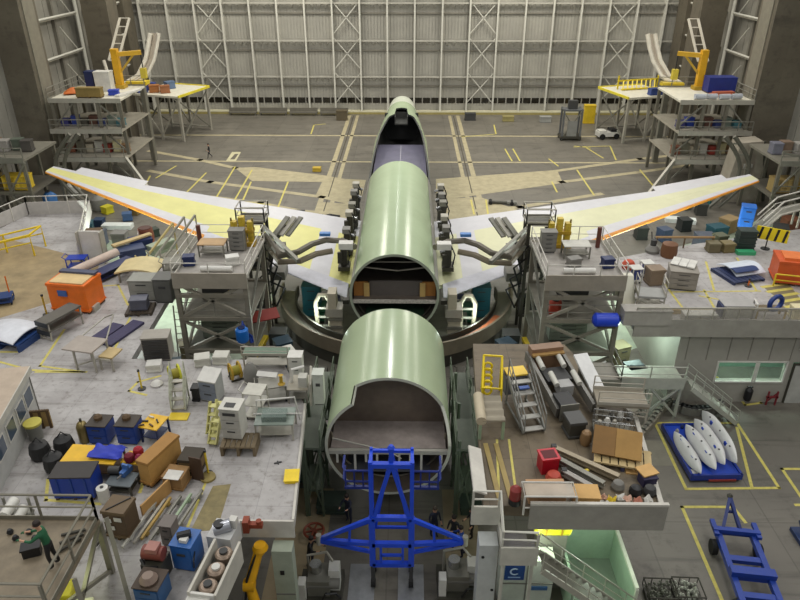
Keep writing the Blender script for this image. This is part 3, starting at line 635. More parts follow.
# jig towers with arms over the wing roots
for s,nm in ((-1,'left'),(1,'right')):
    t=thing('jig_tower','dark lattice jig tower with curved arms over the %s wing root'%nm,'tower',(s*9.3,41.95,0))
    mb=MB()
    for x in (-.72,.72):
        for y in (-.72,.72): mb.beam((x,y,0),(x,y,8.2),.2)
    for z in (1.5,3.2,4.9,6.6,8.2):
        for x in (-.72,.72): mb.beam((x,-.72,z),(x,.72,z),.12)
        for y in (-.72,.72): mb.beam((-.72,y,z),(.72,y,z),.12)
    for z in (1.5,3.2,4.9): mb.beam((-.9,-.72,z),(.9,-.72,z+1.7),.1).beam((-.9,.72,z),(-.9,-.72,z+1.7),.1)
    mb.build('lattice',DSTEEL,t)
    for z in (3.2,4.9,6.6): MB().b(-.8,.8,-.8,.8,z,z+.1).build('landing',mat((98,94,84),.6,.2),t)
    MB().b(-.8,.5,-.7,.7,1.6,3.1).build('cab',DGREY,t); MB().b(-.75,.45,-.75,-.71,2.2,2.9).build('cab_window',GL,t); MB().b(-.7,.7,-.5,.5,5.,6.3).build('drive_box',DGREY,t)
    q=MB()
    for z in (8.2,):
        rails(t,[(-.9,-.72,z),(.9,-.72,z),(.9,.72,z),(-.9,.72,z),(-.9,-.72,z)],1.0,LSTEEL,.045)
    MB().b(-.82,.82,-.82,.82,8.15,8.25).build('top_landing',DSTEEL,t)
    i=-s; lo=Vector((-9.3,41.95,0)); fl=lambda p:Vector((p.x*i,p.y,p.z))
    A=lambda z,*px:[fl(G(x,y,z)-lo) for x,y in px]
    MB().tube([Vector((i*.72,.2,7.0))]+A(7.0,(280,256),(298,252),(312,244),(326,240),(342,241),(355,247)),.2,8).build('upper_arm',mat((104,98,86),.5,.2),t)
    MB().tube([Vector((i*.72,.0,6.4))]+A(6.4,(280,262),(300,261),(316,254),(332,251)),.2,8).build('lower_arm',mat((122,112,94),.5,.2),t)
    q=[Vector((i*.72,-.5,7.9))]+A(7.2,(298,261)); MB().beam(q[0],q[1],.22).build('brace_arm',STEEL,t); q=[Vector((i*.6,-.5,6.6))]+A(6.6,(296,258)); MB().beam(q[0],q[1],.3).build('box_arm',STEEL,t)
    q=A(7.1,(346,245))[0]; MB().box(q,(.9,.6,.4)).build('arm_head',WHITE,t); q=A(7.4,(325,234))[0]; MB().box(q,(.7,.35,.2)).build('blue_sensor',LBLUE,t)
    q=A(7.6,(281,226))[0]
    for k in range(3): MB().box(q+Vector((i*.42*k,.1*k,-.05*k)),(.36,1.7,.12),rz=-i*.55,rx=.5).build('flap_plate',(STEEL,LSTEEL,STEEL)[k],t)
    MB().beam(q+Vector((-i*.6,-.7,-1.2)),q+Vector((i*.3,.2,0)),.18).build('flap_strut',DSTEEL,t)
    for k in range(4): MB().tube([(i*(.6+.1*k),-.85,6.8-.9*k),(i*(1.3+.2*k),-.9,6.0-.8*k),(i*(.9+.1*k),-.85,4.6-.8*k)],.07,6).build('cable_loop',BLK,t)
    for z in (4.1,5.7): MB().b(i*1.0,i*1.9,-.7,.7,z,z+.6).build('side_cabinet',mat((94,92,84),.5,.2),t)
# wing docks
for s,nm in ((-1,'left'),(1,'right')):
    x0=-10.25 if s<0 else 10.72
    t=thing('wing_dock','tall grey steel dock with railed top deck in front of the %s wing root'%nm,'dock',(x0,37.05,0))
    W=2.05 if s<0 else 2.2; mb=MB()
    DKM=mat((154,149,142),.6,var=.18,scale=2)
    MB().b(-W,W,-2.7,2.8,7.5,7.6).build('top_deck',DKM,t); MB().b(-W-.05,W+.05,-2.8,-2.7,7.0,7.95).build('fascia',mat((146,139,126),.5),t)
    for x in (-W+.1,W-.1):
        for y in (-2.6,2.3): MB().b(x-.13,x+.13,y-.13,y+.13,0,7.5).build('leg',mat((128,123,110),.5,.15),t)
    for z,n in ((6.5,'beam'),(5.0,'beam'),(2.8,'beam')): MB().beam((-W,-2.65,z),(W,-2.65,z),.22).beam((-W,2.3,z),(W,2.3,z),.22).build(n,mat((128,123,110),.5,.15),t)
    MB().b(-W,W,-2.6,2.3,4.85,5.0).build('middle_deck',mat((128,124,112),.6),t); MB().b(-W,W,-2.6,2.3,2.6,2.75).build('lower_deck',mat((96,96,84),.6),t)
    for a,b in ((5.0,7.3),(2.8,4.9),(.4,2.6)): MB().beam((-W,-2.62,a),(W,-2.62,b),.16).beam((W,-2.62,a),(-W,-2.62,b),.16).build('cross_brace',mat((138,133,120),.5,.15),t)
    for x in (-W+.1,W-.1): MB().beam((x,-2.6,5.),(x,2.3,7.3),.14).beam((x,-2.6,2.8),(x,2.3,4.9),.14).build('side_brace',STEEL,t)
    rails(t,[(-W,-2.75,7.95),(W,-2.75,7.95)],.6,RAILW,.035,mid=False,toe=False); rails(t,[(-W,-2.7,7.6),(-W,2.7,7.6)],1.05,RAILW,.03); rails(t,[(W,-2.7,7.6),(W,2.7,7.6)],1.05,RAILW,.03); rails(t,[(-W,2.75,7.6),(W,2.75,7.6)],1.05,RAILW,.03)
    rails(t,[(-W,-2.6,5.),(W,-2.6,5.)],1.,STEEL,.03)
    # what stands on the dock
    z=7.615; o=s
    tb=table('bench','low %s bench on the %s wing dock top'%('tan-topped' if s<0 else 'pale','left' if s<0 else 'right'),'bench',(x0-(.6 if s<0 else -.1),37.7,z),0,1.6,1.0,.8,mat((178,146,104),.6) if s<0 else PALE,STEEL)
    cabinet('tool_cabinet','dark grey tool cabinet on the %s wing dock top'%nm,'cabinet',(x0+(.75 if s<0 else -1.45),38.35,z),0,.9,.6,1.3,GREY)
    one('roll','white rolled sheet lying on the %s wing dock top near its front'%nm,'roll',(x0-s*.2,35.2,z+.18),0,MB().tube([(-.9,0,0),(.9,0,0)],.17,12),WHITE)
    crate('tool_box','%s tool box on the %s wing dock top'%('small white' if s<0 else 'small grey',nm),'box',(x0+(.9 if s<0 else -.3),36.2,z),20,.7,.5,.5,WHITE if s<0 else GREY,skid=False)
    crate('tool_box','small blue tool box at the outer edge of the %s wing dock top'%nm,'box',(x0+s*1.6,36.1,z),10,.6,.5,.55,DBLUE,skid=False)
    one('roll','upright dark red roll at the outer rear corner of the %s wing dock top'%nm,'roll',(x0+s*1.75,39.0,z),0,MB().cyl((0,0,0),.14,1.3,12),mat((96,52,40),.6))
    # yellow actuator standing on the wing side of the dock
    yt=thing('yellow_actuator','yellow bolted clamp frame standing at the rear of the %s wing dock'%nm,'clamp frame',(x0+(.9 if s<0 else -.65),39.25,7.615))
    MB().b(-.75,.75,-.5,.3,-.0,.25).build('base',DYEL,yt)
    for x in (-.5,0,.5): MB().b(x-.17,x+.17,-.2,.2,.25,1.5+.3*(x==0)).build('cylinder_block',mat((190,164,48),.5,var=.3,scale=5),yt)
    MB().b(-.7,.7,-.28,.28,.8,1.0).build('yoke',DYEL,yt)
    for x in (-.65,.65): MB().tube([(x,0,.2),(x,0,1.7)],.06,8).build('rod',mat((120,104,40),.5),yt)
# drawer racks and machines glimpsed under the docks
for s,nm in ((-1,'left'),(1,'right')):
    cabinet('parts_cabinet','steel drawer cabinet on the lowest level of the %s wing dock'%nm,'cabinet',(s*10.5,36.2,2.765),0,2.2,.8,1.5,mat((120,130,120),.4,.4),5,front=mat((150,158,146),.35,.5))
    crate('machine_case','dark machine case on the middle level of the %s wing dock'%nm,'case',(s*10.9,37.4,5.015),12,1.6,1.0,1.0,DGREY,skid=False)
    cabinet('control_cabinet','teal control cabinet on the floor behind the %s curved gangway'%nm,'cabinet',(s*6.1,44.0,0),0,1.3,.9,2.4,TEAL,3)
    trolley('tool_trolley','green tool trolley under the leading edge of the %s wing root'%nm,'trolley',(s*4.9,43.0,0),0,1.2,.8,1.0,GREEN,3)
tag(one('hose_reel','blue hose bundle hanging over the inner edge of the left wing dock','hose',G(247,338,4.2),0,MB().tube([(.25*math.cos(k*.7),.12*math.sin(k*2.1),.9-abs((k%9)-4.)*.32) for k in range(28)],.07,6),BLUE),'blue hose bundle hanging over the inner edge of the left wing dock','hose')
simple('blue_drum','blue plastic drum by the inner foot of the left wing dock','drum',G(243,341,DK-1.3),0,[('body',MB().lathe([(.3,0),(.36,.1),(.36,.75),(.28,.85)],n=16),mat((30,110,200),.4)),('lid',MB().cyl((0,0,.85),.2,.06,12),DBLUE)])
one('ramp','small dull red ramp sheet beside the blue hoses, left of the ring gangway','ramp',G(262,317,3.2),25,MB().box((0,0,.1),(2.1,.9,.08),rx=.35),mat((150,60,52),.5))
simple('blue_cylinder','bright blue cylinder tank lying on the inner corner of the right wing dock','tank',G(605,326,5.2),0,[('body',MB().tube([(-.75,0,.4),(-.6,0,.4),(.6,0,.4),(.75,0,.4)],[.2,.4,.4,.2],18),mat((22,60,190),.35)),('cradle',MB().b(-.5,.5,-.3,.3,0,.12),DSTEEL)])
t=platform('service_platform','grey railed service platform below the right wing dock, left of the facade stair','platform',G(590,372,3.6)+Vector((0,0,-3.6)),0,2.8,1.9,3.6,STEEL,mat((150,146,136),.6),1.0,'fr',fascia=.1)
# pit scaffolds beside the forward barrel
for s,nm in ((-1,'left'),(1,'right')):
    SC=mat((96,108,90),.5,.15)
    for k,y in enumerate((25.2,28.0,30.6)):
        t=platform('scaffold','pale green tube scaffold %s of the forward barrel, %s from the camera'%(nm,('nearest','second','farthest')[k]),'scaffold',(s*(3.65 if k else 3.5),y,0),0,.9,2.2,4.2-.5*k,SC,mat((104,112,98),.6),1.0,'lr',legw=.1)
        MB().b(-.4,.4,-.9,.9,1.4,1.5).build('lower_deck',mat((96,108,92),.6),t); MB().tube([(-.3,-1.0,0),(-.3,-1.0,4.6)],.08,8).build('stand_pipe',SC,t)
    crate('switch_cabinet','dark green switch cabinet on the bay floor %s of the forward barrel'%nm,'cabinet',(s*4.75,27.2,0),0,.9,1.6,1.7,mat((58,76,62),.5),skid=False)
    trolley('tool_trolley','dark steel trolley on the bay floor under the %s end of the curved gangways'%nm,'trolley',(s*5.2,35.0,0),0,2.2,1.2,1.0,DSTEEL,2)
    crate('steel_bench','long grey steel block in front of the %s curved gangway'%nm,'block',(s*6.0,32.6,0),0,3.0,.9,1.3,mat((108,106,94),.5,.2),skid=False)
    crate('flat_case','flat dark green case on the bay floor, %s below the forward barrel mouth'%nm,'case',G(332,507,0) if s<0 else G(474,508,0),0,1.3,1.0,.5,mat((62,76,66),.5),skid=False)
# bay floor at the bottom of the picture
wv=thing('valve_wheel','rusty red hand wheel lying on the tan bay floor at left','wheel',G(314,532,0.3)); MB().tube([(.45*math.cos(2*PI*k/24),.45*math.sin(2*PI*k/24),.1) for k in range(24)],.06,6,True).build('rim',mat((130,62,40),.6),wv)
for k in range(3): a=k*PI/3+.3; MB().beam((-.45*math.cos(a),-.45*math.sin(a),.1),(.45*math.cos(a),.45*math.sin(a),.1),.07).build('spoke',mat((130,62,40),.6),wv)
MB().cyl((0,0,-.3),.12,.45,10).build('hub',mat((110,56,38),.6),wv)
NAVY=mat((34,38,58),.7); JEAN=mat((44,50,72),.7); HAIR=mat((40,30,24),.7); BLUEJ=mat((36,70,150),.7)
person('person in dark overalls standing left of the blue cradle',G(349,522,0),160,NAVY,NAVY,HAIR,'reach')
person('person in dark jacket at the left tip of the blue cradle',G(311,566,0),250,BLK,NAVY,HAIR,'reach')
person('person in navy overalls behind the right arm of the blue cradle, nearest its centre',G(434,536,0),200,NAVY,JEAN,mat((70,60,50),.7),'stand')
person('person in black top standing right of the blue cradle, between two others',G(453,545,0),150,mat((40,40,44),.7),NAVY,HAIR,'walk')
person('person in dark clothes farthest right of the group by the blue cradle',G(471,537,0),110,mat((30,30,34),.7),mat((30,30,34),.7),HAIR,'stand')
person('person in blue jacket bending at the right tip of the blue cradle',G(462,556,0),90,BLUEJ,NAVY,HAIR,'reach')
for s,nm,px in ((-1,'left',(322,592)),(1,'right',(458,590))):
    t=thing('drive_unit','grey cradle drive unit with pipes and white boxes at the %s of the bay floor'%nm,'machine',G(px[0],px[1],0),0)
    MB().b(-.9,.9,-.9,.9,0,.35).build('base',DSTEEL,t); MB().b(-.5,.4,-.5,.5,.35,1.2).build('gearbox',STEEL,t); MB().tube([(-.7,-.3,.9),(.8,-.3,.9)],.22,12).build('motor',GREY,t)
    MB().b(.35,.8,-.2,.35,.35,1.5).build('control_box',WHITE,t); MB().b(-.85,-.55,-.75,-.3,.35,1.3).build('junction_box',WHITE,t); MB().tube([(-.6,.6,.35),(-.6,.6,1.5),(.2,.7,1.6),(.5,.3,1.5)],.06,6).build('pipe',LSTEEL,t); MB().tube([(.1,-.8,.4),(.3,-.9,1.),(.7,-.8,.9),(.85,-.6,.4)],.05,6).build('hose',BLK,t); MB().tube([(-.2,.1,1.2),(-.2,.1,1.6)],.25,12).build('flange',CHROME,t)

for s,nm in ((-1,'left'),(1,'right')):
    t=thing('yellow_kerb','yellow kerb rail on the floor beside the %s curved gangway'%nm,'kerb',(s*9.0,37.3,0)); MB().beam((0,-2.0,.9),(-s*.5,1.6,1.1),.3,.25).build('rail',YEL,t); MB().b(-.1,.1,-1.6,-1.4,0,.85).b(-.1-s*.4,.1-s*.4,1.1,1.3,0,.95).build('post',DYEL,t)
simple('red_drum','red drum at the middle level under the right wing dock','drum',(9.4,35.2,5.015),0,[('body',MB().lathe([(.32,0),(.36,.1),(.36,.8),(.3,.9)],n=16),mat((160,56,36),.5)),('lid',MB().cyl((0,0,.9),.2,.05,10),DGREY)])
one('brown_tarp','crumpled brown tarpaulin on the floor in front of the right wing dock','tarpaulin',(8.9,32.4,0),0,MB().slab(lambda u,v:((u-.5)*2.2,(v-.5)*2.6,2.2+.5*math.sin(7*u+3*v)*math.sin(5*v+1)),12,12,.06).b(-.8,.8,-1,1,0,1.9),mat((126,104,72),.7))
one('white_dust_sheet','pale dust sheet on a bench left of the brown tarpaulin','sheet',(6.7,34.4,0),0,MB().slab(lambda u,v:((u-.5)*1.4,(v-.5)*2.6,1.9+.3*math.sin(6*u+4*v)),10,10,.06).b(-.5,.5,-1,1,0,1.7),mat((168,166,170),.6))

# small gear around the docks and under the platforms
for s,nm in ((-1,'left'),(1,'right')):
    ox=13.0 if s<0 else 14.1
    spots=((7.4,37.6,(70,74,70),1.1),(7.6,35.6,(120,116,104),.9),(ox,33.75,(84,96,104),1.2),(ox,36.7,(150,140,110),.8),(6.9,36.3,(46,70,84),1.2))
    for k,(x,y,c,h) in enumerate(spots):
        cabinet('floor_cabinet',('dark steel','grey','slate blue','tan','petrol blue')[k]+' cabinet on the bay floor %s the %s wing dock'%(('inside of','inside of','beside','outside of','in front of')[k],nm),'cabinet',(s*x,y,0),7*k,1.0,.9,h+1.2,mat(c,.5,.1),3)
    for k in ((0,2) if s<0 else ()):
        t=thing('access_ladder','%s steel ladder leaning against the %s wing dock'%(('short','tall','middle')[k],nm),'ladder',(s*12.8,(35.3,39.9,39.3)[k],0),0); hh=(5.2,7.2,6.2)[k]
        for x in (-.25,.25): MB().beam((x,-.5,0),(x,.3,hh),.07).build('rail',LSTEEL,t)
        for j in range(int(hh/.45)): f=(j+.6)*.45/hh; MB().tube([(-.25,-.5+.8*f,hh*f),(.25,-.5+.8*f,hh*f)],.025,5).build('rung',LSTEEL,t)
    for k in range(4):
        t=trolley('parts_trolley',('grey','green','blue','white')[k]+' parts trolley on the bay floor behind the %s support jig'%nm,'trolley',(s*(4.6+.9*(k%2)),42.6+1.2*k,0),0,.8,.8,1.0,(STEEL,GREEN,DBLUE,PALE)[k],2,handle=False)
# ================================================================ LEFT DECK
_pre=set(bpy.data.objects)
D=lambda x,y,z=DK: G(x,y,DK)+Vector((0,0,z-DK+(.012 if z>DK else 0)))
area(L(DK,(-20,232),(100,262),(92,290),(60,300),(-40,330)),mat((150,132,98),.65,var=.22,scale=1.2),DK)
# rail enclosure at the far edge
t=thing('safety_barrier','pale grey panelled barrier round the far left corner of the left deck','barrier',(-24,46,DK))
bp=mat((176,172,166),.6)
MB().beam((-4.4,3.6,.5),(.1,4.1,.5),.06,1.0).build('rear_panel',bp,t); MB().beam((.2,4.1,.5),(3.4,-5.3,.5),.06,1.0).build('side_panel',bp,t); MB().beam((-4.5,3.6,.5),(-6.2,-2.2,.5),.06,1.0).build('left_panel',bp,t)
rails(t,[(-6.2,-2.2,0),(-4.45,3.6,0),(.15,4.1,0),(3.4,-5.3,0)],1.45,RAILW,.04,mid=False,toe=False)
t=thing('white_screen','white upright screen panel at the deck corner under the left wing','screen',D(88,262)); MB().b(-.75,.75,-.06,.06,.15,2.2).build('panel',WHITE,t); MB().b(-.8,-.7,-.3,.3,0,2.2).build('post',LSTEEL,t); MB().b(.7,.8,-.3,.3,0,2.2).build('post',LSTEEL,t)
yr=mat((220,190,30),.45)
t=thing('stair_railing','bright yellow stair railing at the far left edge of the left deck','railing',D(14,258)); 
for dy in (0,1.6): MB().tube([(-3.2,dy-1.8,.0),(-3.2,dy-1.8,1.),(1.2,dy+.4,1.5),(1.2,dy+.4,0)],.07,6).tube([(-3.2,dy-1.8,.55),(1.2,dy+.4,.95)],.05,6).beam((-.9,dy-.7,0),(-.9,dy-.7,1.25),.09).build('hand_rail',yr,t)
MB().beam((1.2,.4,1.5),(1.2,2.0,1.5),.1).beam((-3.2,-1.8,.9),(-3.2,-.2,.9),.1).build('cross_rail',yr,t)
trolley('hand_cart','bright blue hand cart by the deck corner under the left wing','cart',D(82,265),5,1.2,.8,.75,mat((28,60,170),.4),2)
crate('green_case','pale green case standing right of the bright blue hand cart','case',D(98,260),8,.9,.7,.7,mat((110,150,104),.5),skid=False)
crate('open_crate','brown wooden crate at the deck edge behind the green case','crate',D(96,246),10,1.0,1.0,1.1,BROWN)
one('beige_sheet','long beige rolled sheet leaning across a cart below the left wing','roll',D(106,274,DK+.5),0,MB().tube([(.9,1.6,.3),(-.9,-1.4,.2)],.28,12),mat((190,172,158),.6))
trolley('flat_trolley','long dark blue flat trolley running towards the left wing, orange at its end','trolley',D(112,275),-28,.9,3.4,.55,mat((36,44,84),.5),2)
one('orange_pad','orange pad at the near end of the long dark blue trolley','pad',D(97,286,DK),-28,MB().b(-.45,.45,-.3,.3,0,.35),ORG)
crate('grey_bin','grey round topped bin in the clutter under the left wing','bin',D(122,246),0,.9,.8,1.,GREY,skid=False)
crate('blue_crate','dark blue crate stacked in the clutter under the left wing, left of the brown drum','crate',D(140,252),30,1.4,1.0,.8,DBLUE)
crate('blue_crate','slate blue crate nearest the beige bench under the left wing','crate',D(129,262),30,1.6,1.0,.7,mat((52,64,96),.5))
simple('brown_drum','reddish brown drum under the left wing leading edge','drum',D(145,244),0,[('body',MB().lathe([(.5,0),(.55,.4),(.5,1.0)],n=16),mat((112,58,38),.6)),('lid',MB().cyl((0,0,1.0),.42,.06,14),mat((80,46,36),.6))])
crate('pale_box','long pale green box leaning among crates under the left wing','box',D(156,251),-35,.7,1.8,.6,mat((150,160,138),.5),skid=False)
one('beige_plank','beige plank lying on crates under the left wing','plank',D(138,249,DK+.9),-40,MB().b(-.2,.2,-1.4,1.4,0,.12),TAN)
t=thing('curved_bench','beige curved cover on a bench in front of the crates under the left wing','cover',D(140,276)); MB().slab(lambda u,v:((u-.5)*2.6,(v-.5)*2.0,.75+.25*math.sin(PI*u)),10,4,.1).build('cover',mat((200,184,136),.6),t)
for x in (-1.1,1.1):
    for y in (-.8,.8): MB().b(x-.05,x+.05,y-.05,y+.05,0,.72).build('leg',STEEL,t)
for px,lb,h in (((158,262),'leftmost of three slanting pale rails by the left dock',2.2),((170,258),'middle of three slanting pale rails by the left dock',2.4),((181,256),'rightmost of three slanting pale rails by the left dock',2.4)):
    one('slanting_rail',lb,'rail',D(px[0],px[1],DK),0,MB().beam((-.9,-1.2,.1),(.9,1.4,h),.12).beam((-.9,-1.2,0),(-.9,-1.2,1.),.08).beam((.9,1.4,0),(.9,1.4,h),.08),LSTEEL if px[0]!=158 else mat((196,178,120),.5))
trolley('steel_trolley','grey steel trolley with rails beside the left dock stair','trolley',D(172,276),10,1.6,1.0,1.1,STEEL,3)
cabinet('machine_tool','grey machine tool with a small green screen, left of the left dock','machine',D(147,297),0,1.5,1.1,1.3,mat((138,138,130),.5),2)
cabinet('machine_tool','dark machine tool block right beside the left dock leg','machine',D(162,299),0,1.0,1.1,1.5,mat((92,92,88),.5),1)
t=pallet('dark_dolly','low dark dolly carrying a steel block, in front of the grey machine tool','dolly',D(141,311),8,1.5,1.3,.2,mat((66,56,44),.6))
crate('steel_block','steel block lashed on the low dark dolly','block',D(141,311,DK+.2),8,.9,.7,.6,mat((96,98,110),.4,.4),skid=False)
# orange container
t=crate('orange_container','big orange container with a pale folded lid and blue plate','container',D(80,306),-8,2.3,1.7,1.75,mat((222,108,24),.45),None)
MB().b(-.5,.05,-.95,-.9,1.1,1.45).build('blue_plate',mat((60,90,150),.4),t); MB().b(-1.0,1.0,-.75,.75,1.81,1.88).build('lid_sheet',mat((206,180,130),.6),t); MB().b(-1.1,1.1,.4,.8,1.88,2.0).build('lid_fold',mat((70,74,96),.5),t)
MB().b(.9,1.3,-.6,.0,0,.35).build('step_block',LSTEEL,t)
# white panel on blue dolly
d=pallet('blue_dolly','dark blue dolly under the large white curved panel at far left','dolly',D(18,340),-14,2.9,2.3,.5,mat((34,62,112),.45)); wheels(d,2.8,2.2,.1)
t=thing('curved_shell','large white curved panel resting on the blue dolly at far left','panel',D(18,340,DK+.52),-14); MB().slab(lambda u,v:((u-.5)*2.9,(v-.5)*2.5,.12+.42*math.sin(PI*(.15+.75*v))-.2*abs(u-.5)**2*4),12,12,.06).build('skin',mat((204,206,212),.4),t); MB().b(-1.2,1.2,-1.0,1.0,-.02,.14).build('cradle_frame',DBLUE,t)
t=trolley('sack_truck','blue sack truck with two orange grips at the far left edge of the deck','hand truck',D(5,303),20,1.0,.9,.5,mat((30,58,110),.4),2,handle=False)
for x in (-.3,.3): MB().tube([(x,.3,.3),(x,.42,1.5)],.04,6).build('upright',ORG,t)
# dark sheet rack
t=thing('sheet_rack','dark grey two tier sheet rack on a low frame right of the white panel','rack',D(63,331),-24)
for z,w in ((.75,1.0),(1.3,1.0)): MB().b(-w/2,w/2,-1.3,1.3,z-.12,z).build('tier',mat((96,92,84),.5,.2),t); MB().b(-w/2-.02,w/2+.02,-1.34,-1.3,z-.32,z).build('tier_front',mat((52,54,56),.5),t)
for x in (-.45,.45):
    for y in (-1.2,1.2): MB().b(x-.04,x+.04,y-.04,y+.04,0,1.3).build('post',LSTEEL,t)
MB().beam((-.45,-1.2,.1),(.45,-1.2,.1),.06).beam((-.45,-1.2,.1),(-.45,1.2,.1),.06).build('base_frame',LSTEEL,t)
post('slim dark stanchion with yellow pole left of the orange container',D(47,315),DYEL,1.2)
for px,lb in (((102,337),'left one of two long dark violet mats on the left deck'),((119,334),'right one of two long dark violet mats on the left deck')):
    one('mat',lb,'mat',D(px[0],px[1]),-20,MB().b(-.42,.42,-1.5,1.5,0,.16),mat((58,54,84),.7,var=.2,scale=6))
# work platform
t=thing('work_platform','small grey step platform with pale top in front of the violet mats','platform',D(94,366),-12); MB().b(-1.1,.55,-.6,.75,1.15,1.22).build('deck',mat((160,150,140),.5),t)
for x in (-.55,.5):
    for y in (-.5,.65): MB().b(x-.04,x+.04,y-.04,y+.04,0,1.15).build('leg',LSTEEL,t)
MB().tube([(-.9,.75,1.2),(-.3,1.9,1.7),(.2,2.0,1.9),(.5,.7,1.2)],.04,6).build('hand_rail',LSTEEL,t); MB().beam((-.5,-.5,.3),(.5,.6,.3),.06).beam((.5,-.5,.3),(-.5,.6,.9),.06).build('cross_brace',LSTEEL,t); MB().b(.55,1.3,-.2,.7,.7,.78).build('lower_deck',TAN,t); MB().b(.5,1.3,-.3,-.2,.62,.7).build('lower_edge',LSTEEL,t)
for x in (.6,1.25): MB().b(x-.04,x+.04,-.25,-.17,0,.7).build('leg',LSTEEL,t)
cabinet('drawer_cabinet','grey cabinet of dark drawers standing alone left of the left dock','cabinet',D(160,357),6,1.5,1.0,1.55,mat((150,144,134),.5),4,front=mat((50,48,46),.5))
post('yellow pole stanchion on a dark foot on the open left deck',D(142,389),YEL,1.15)
crate('white_box','small white box on the floor by the yellow reel','box',D(155,370),10,.75,.6,.45,WHITE,skid=False)
one('white_lump','crumpled white cloth on the floor below the small white box','cloth',D(157,385,DK),0,MB().lathe([(.3,0),(.34,.1),(.2,.24),(.05,.28)],n=9),WHITE)
def reel(lb,loc,m):
    t=thing('cable_reel',lb,'reel',loc,30)
    for x in (-.25,.25): MB().tube([(x,.45*math.cos(2*PI*k/18),.5+.45*math.sin(2*PI*k/18)) for k in range(18)],.06,6,True).build('flange',m,t)
    MB().tube([(-.25,0,.5),(.25,0,.5)],.28,12).build('drum',mat((150,140,40),.6),t); MB().beam((-.35,-.3,.04),(.35,-.3,.04),.08).beam((-.35,.3,.04),(.35,.3,.04),.08).beam((-.33,0,0),(-.33,0,.5),.06).beam((.33,0,0),(.33,0,.5),.06).build('stand',DSTEEL,t); return t
reel('yellow green cable reel beside the small white box on the left deck',D(176,381),mat((196,196,50),.5))
reel('ochre yellow cable reel in front of the left dock, behind the white cabinets',D(236,378),DYEL)
steps('step_ladder','small pale step ladder with a yellow foot in front of the left dock','ladder',D(179,412),8,.7,1.2,1.4,4,mat((178,180,160),.5),treadm=LSTEEL)
MBx=MB().b(-.5,.5,-.3,.3,0,.06); one('floor_stand','yellow base frame at the foot of the small pale step ladder','frame',D(179,417),0,MBx,YEL)
cabinet('control_desk','white topped slanting control desk with a blue edge, left of the tall white cabinet','desk',D(213,398),-14,1.0,.8,1.3,mat((170,172,168),.5),2,top=WHITE,slope=.35,front=mat((120,128,140),.5))
crate('black_bin','slim black bin against the slanting control desk','bin',D(197.5,399),0,.35,.5,.8,BLK,skid=False)
t=pallet('brown_pallet','brown timber pallet carrying the tall white cabinet','pallet',D(243,443),0,1.7,1.1,.55,mat((112,98,74),.7))
t=cabinet('white_cabinet','tall white control cabinet with dark slots standing on the brown pallet','cabinet',D(237,443,DK+.55),-6,.95,.9,1.75,mat((196,194,184),.45),3,front=mat((176,174,166),.5)); MB().b(-.28,.2,-.3,.05,1.8,1.82).build('slot',DGREY,t)
MB().b(-.3,.3,-.52,-.5,1.45,1.6).build('display',DGREY,t)
trolley('wire_cart','white wire cart standing right behind the tall white cabinet','cart',D(256,420),-8,1.0,1.0,1.6,mat((186,184,172),.5),3)
t=one('grey_sack','grey filled sack standing behind the tall white cabinet','sack',D(252,384),0,MB().lathe([(.3,0),(.42,.3),(.4,.9),(.2,1.3),(.1,1.4)],n=12),GREY)
for k,px in enumerate(((213,436),(219,430),(225,446))):
    steps('step_ladder',('pale yellow step ladder left of the white cabinet, leftmost of three','pale yellow step ladder against the white cabinet, middle of three','pale yellow step ladder nearest the brown pallet')[k],'ladder',D(px[0]-2,px[1]),-10,.4,.8,1.5-.2*k,4,mat((198,194,128),.5),base=False,rail=False)
# benches between the cabinets and the forward barrel
t=table('assembly_bench','grey bench with a glazed top and white tubes at the edge of the left deck','bench',D(277,432),2,1.9,1.4,1.0,mat((128,140,130),.3),LSTEEL); MB().b(-.6,.6,-.5,.2,1.0,1.3).build('glass_case',mat((120,138,130),.15,alpha=.5),t); MB().tube([(-1.0,.6,.2),(-1.0,.6,1.5),(.9,.7,1.6),(1.1,.7,.2)],.05,6).build('tube_frame',WHITE,t); MB().tube([(-1.1,.1,1.05),(1.3,.1,1.05)],.04,6).build('cross_tube',WHITE,t)
trolley('tilt_trolley','grey trolley with a leaning white board behind the glazed bench','trolley',D(279,398),15,1.4,1.1,1.0,STEEL,2)
one('white_board','white board leaning over the grey trolley behind the glazed bench','board',D(269,393,DK+1.05),15,MB().box((0,0,.15),(1.1,.3,.06),rx=.5,rz=-.4),WHITE)
one('yellow_jack','yellow screw jack on the grey trolley','jack',D(283,400,DK+1.03),0,MB().lathe([(.2,0),(.1,.1),(.08,.5),(.14,.55)],n=10),DYEL)
cabinet('white_unit','white box cabinet at the rear of the machines by the forward barrel','cabinet',D(297,374),0,.75,.7,1.3,WHITE,2)
cabinet('white_unit','small white control head on a pale post beside the forward barrel','cabinet',D(318,402),0,.55,.6,1.9,mat((190,194,184),.5),1)
t=table('machine_bench','pale bench with pipes left of the white control head','bench',D(300,396),0,1.1,1.4,.9,mat((156,150,134),.5),STEEL); MB().tube([(-.4,0,.9),(-.3,0,1.7),(.3,.2,1.75)],.09,8).build('swing_arm',WHITE,t); MB().b(.05,.5,-.5,0,.9,1.5).build('head_box',PALE,t); MB().tube([(.7,-.8,0),(.75,-.8,1.3),(.6,.6,1.5)],.07,8).build('side_pipe',LSTEEL,t)
t=table('long_bench','long green topped bench in front of the left dock, behind the white cabinets','bench',D(268,366),0,2.6,.9,1.0,mat((84,110,88),.5),LSTEEL); rails(t,[(-1.3,-.5,1.),(1.3,-.5,1.)],.6,LSTEEL,.03)
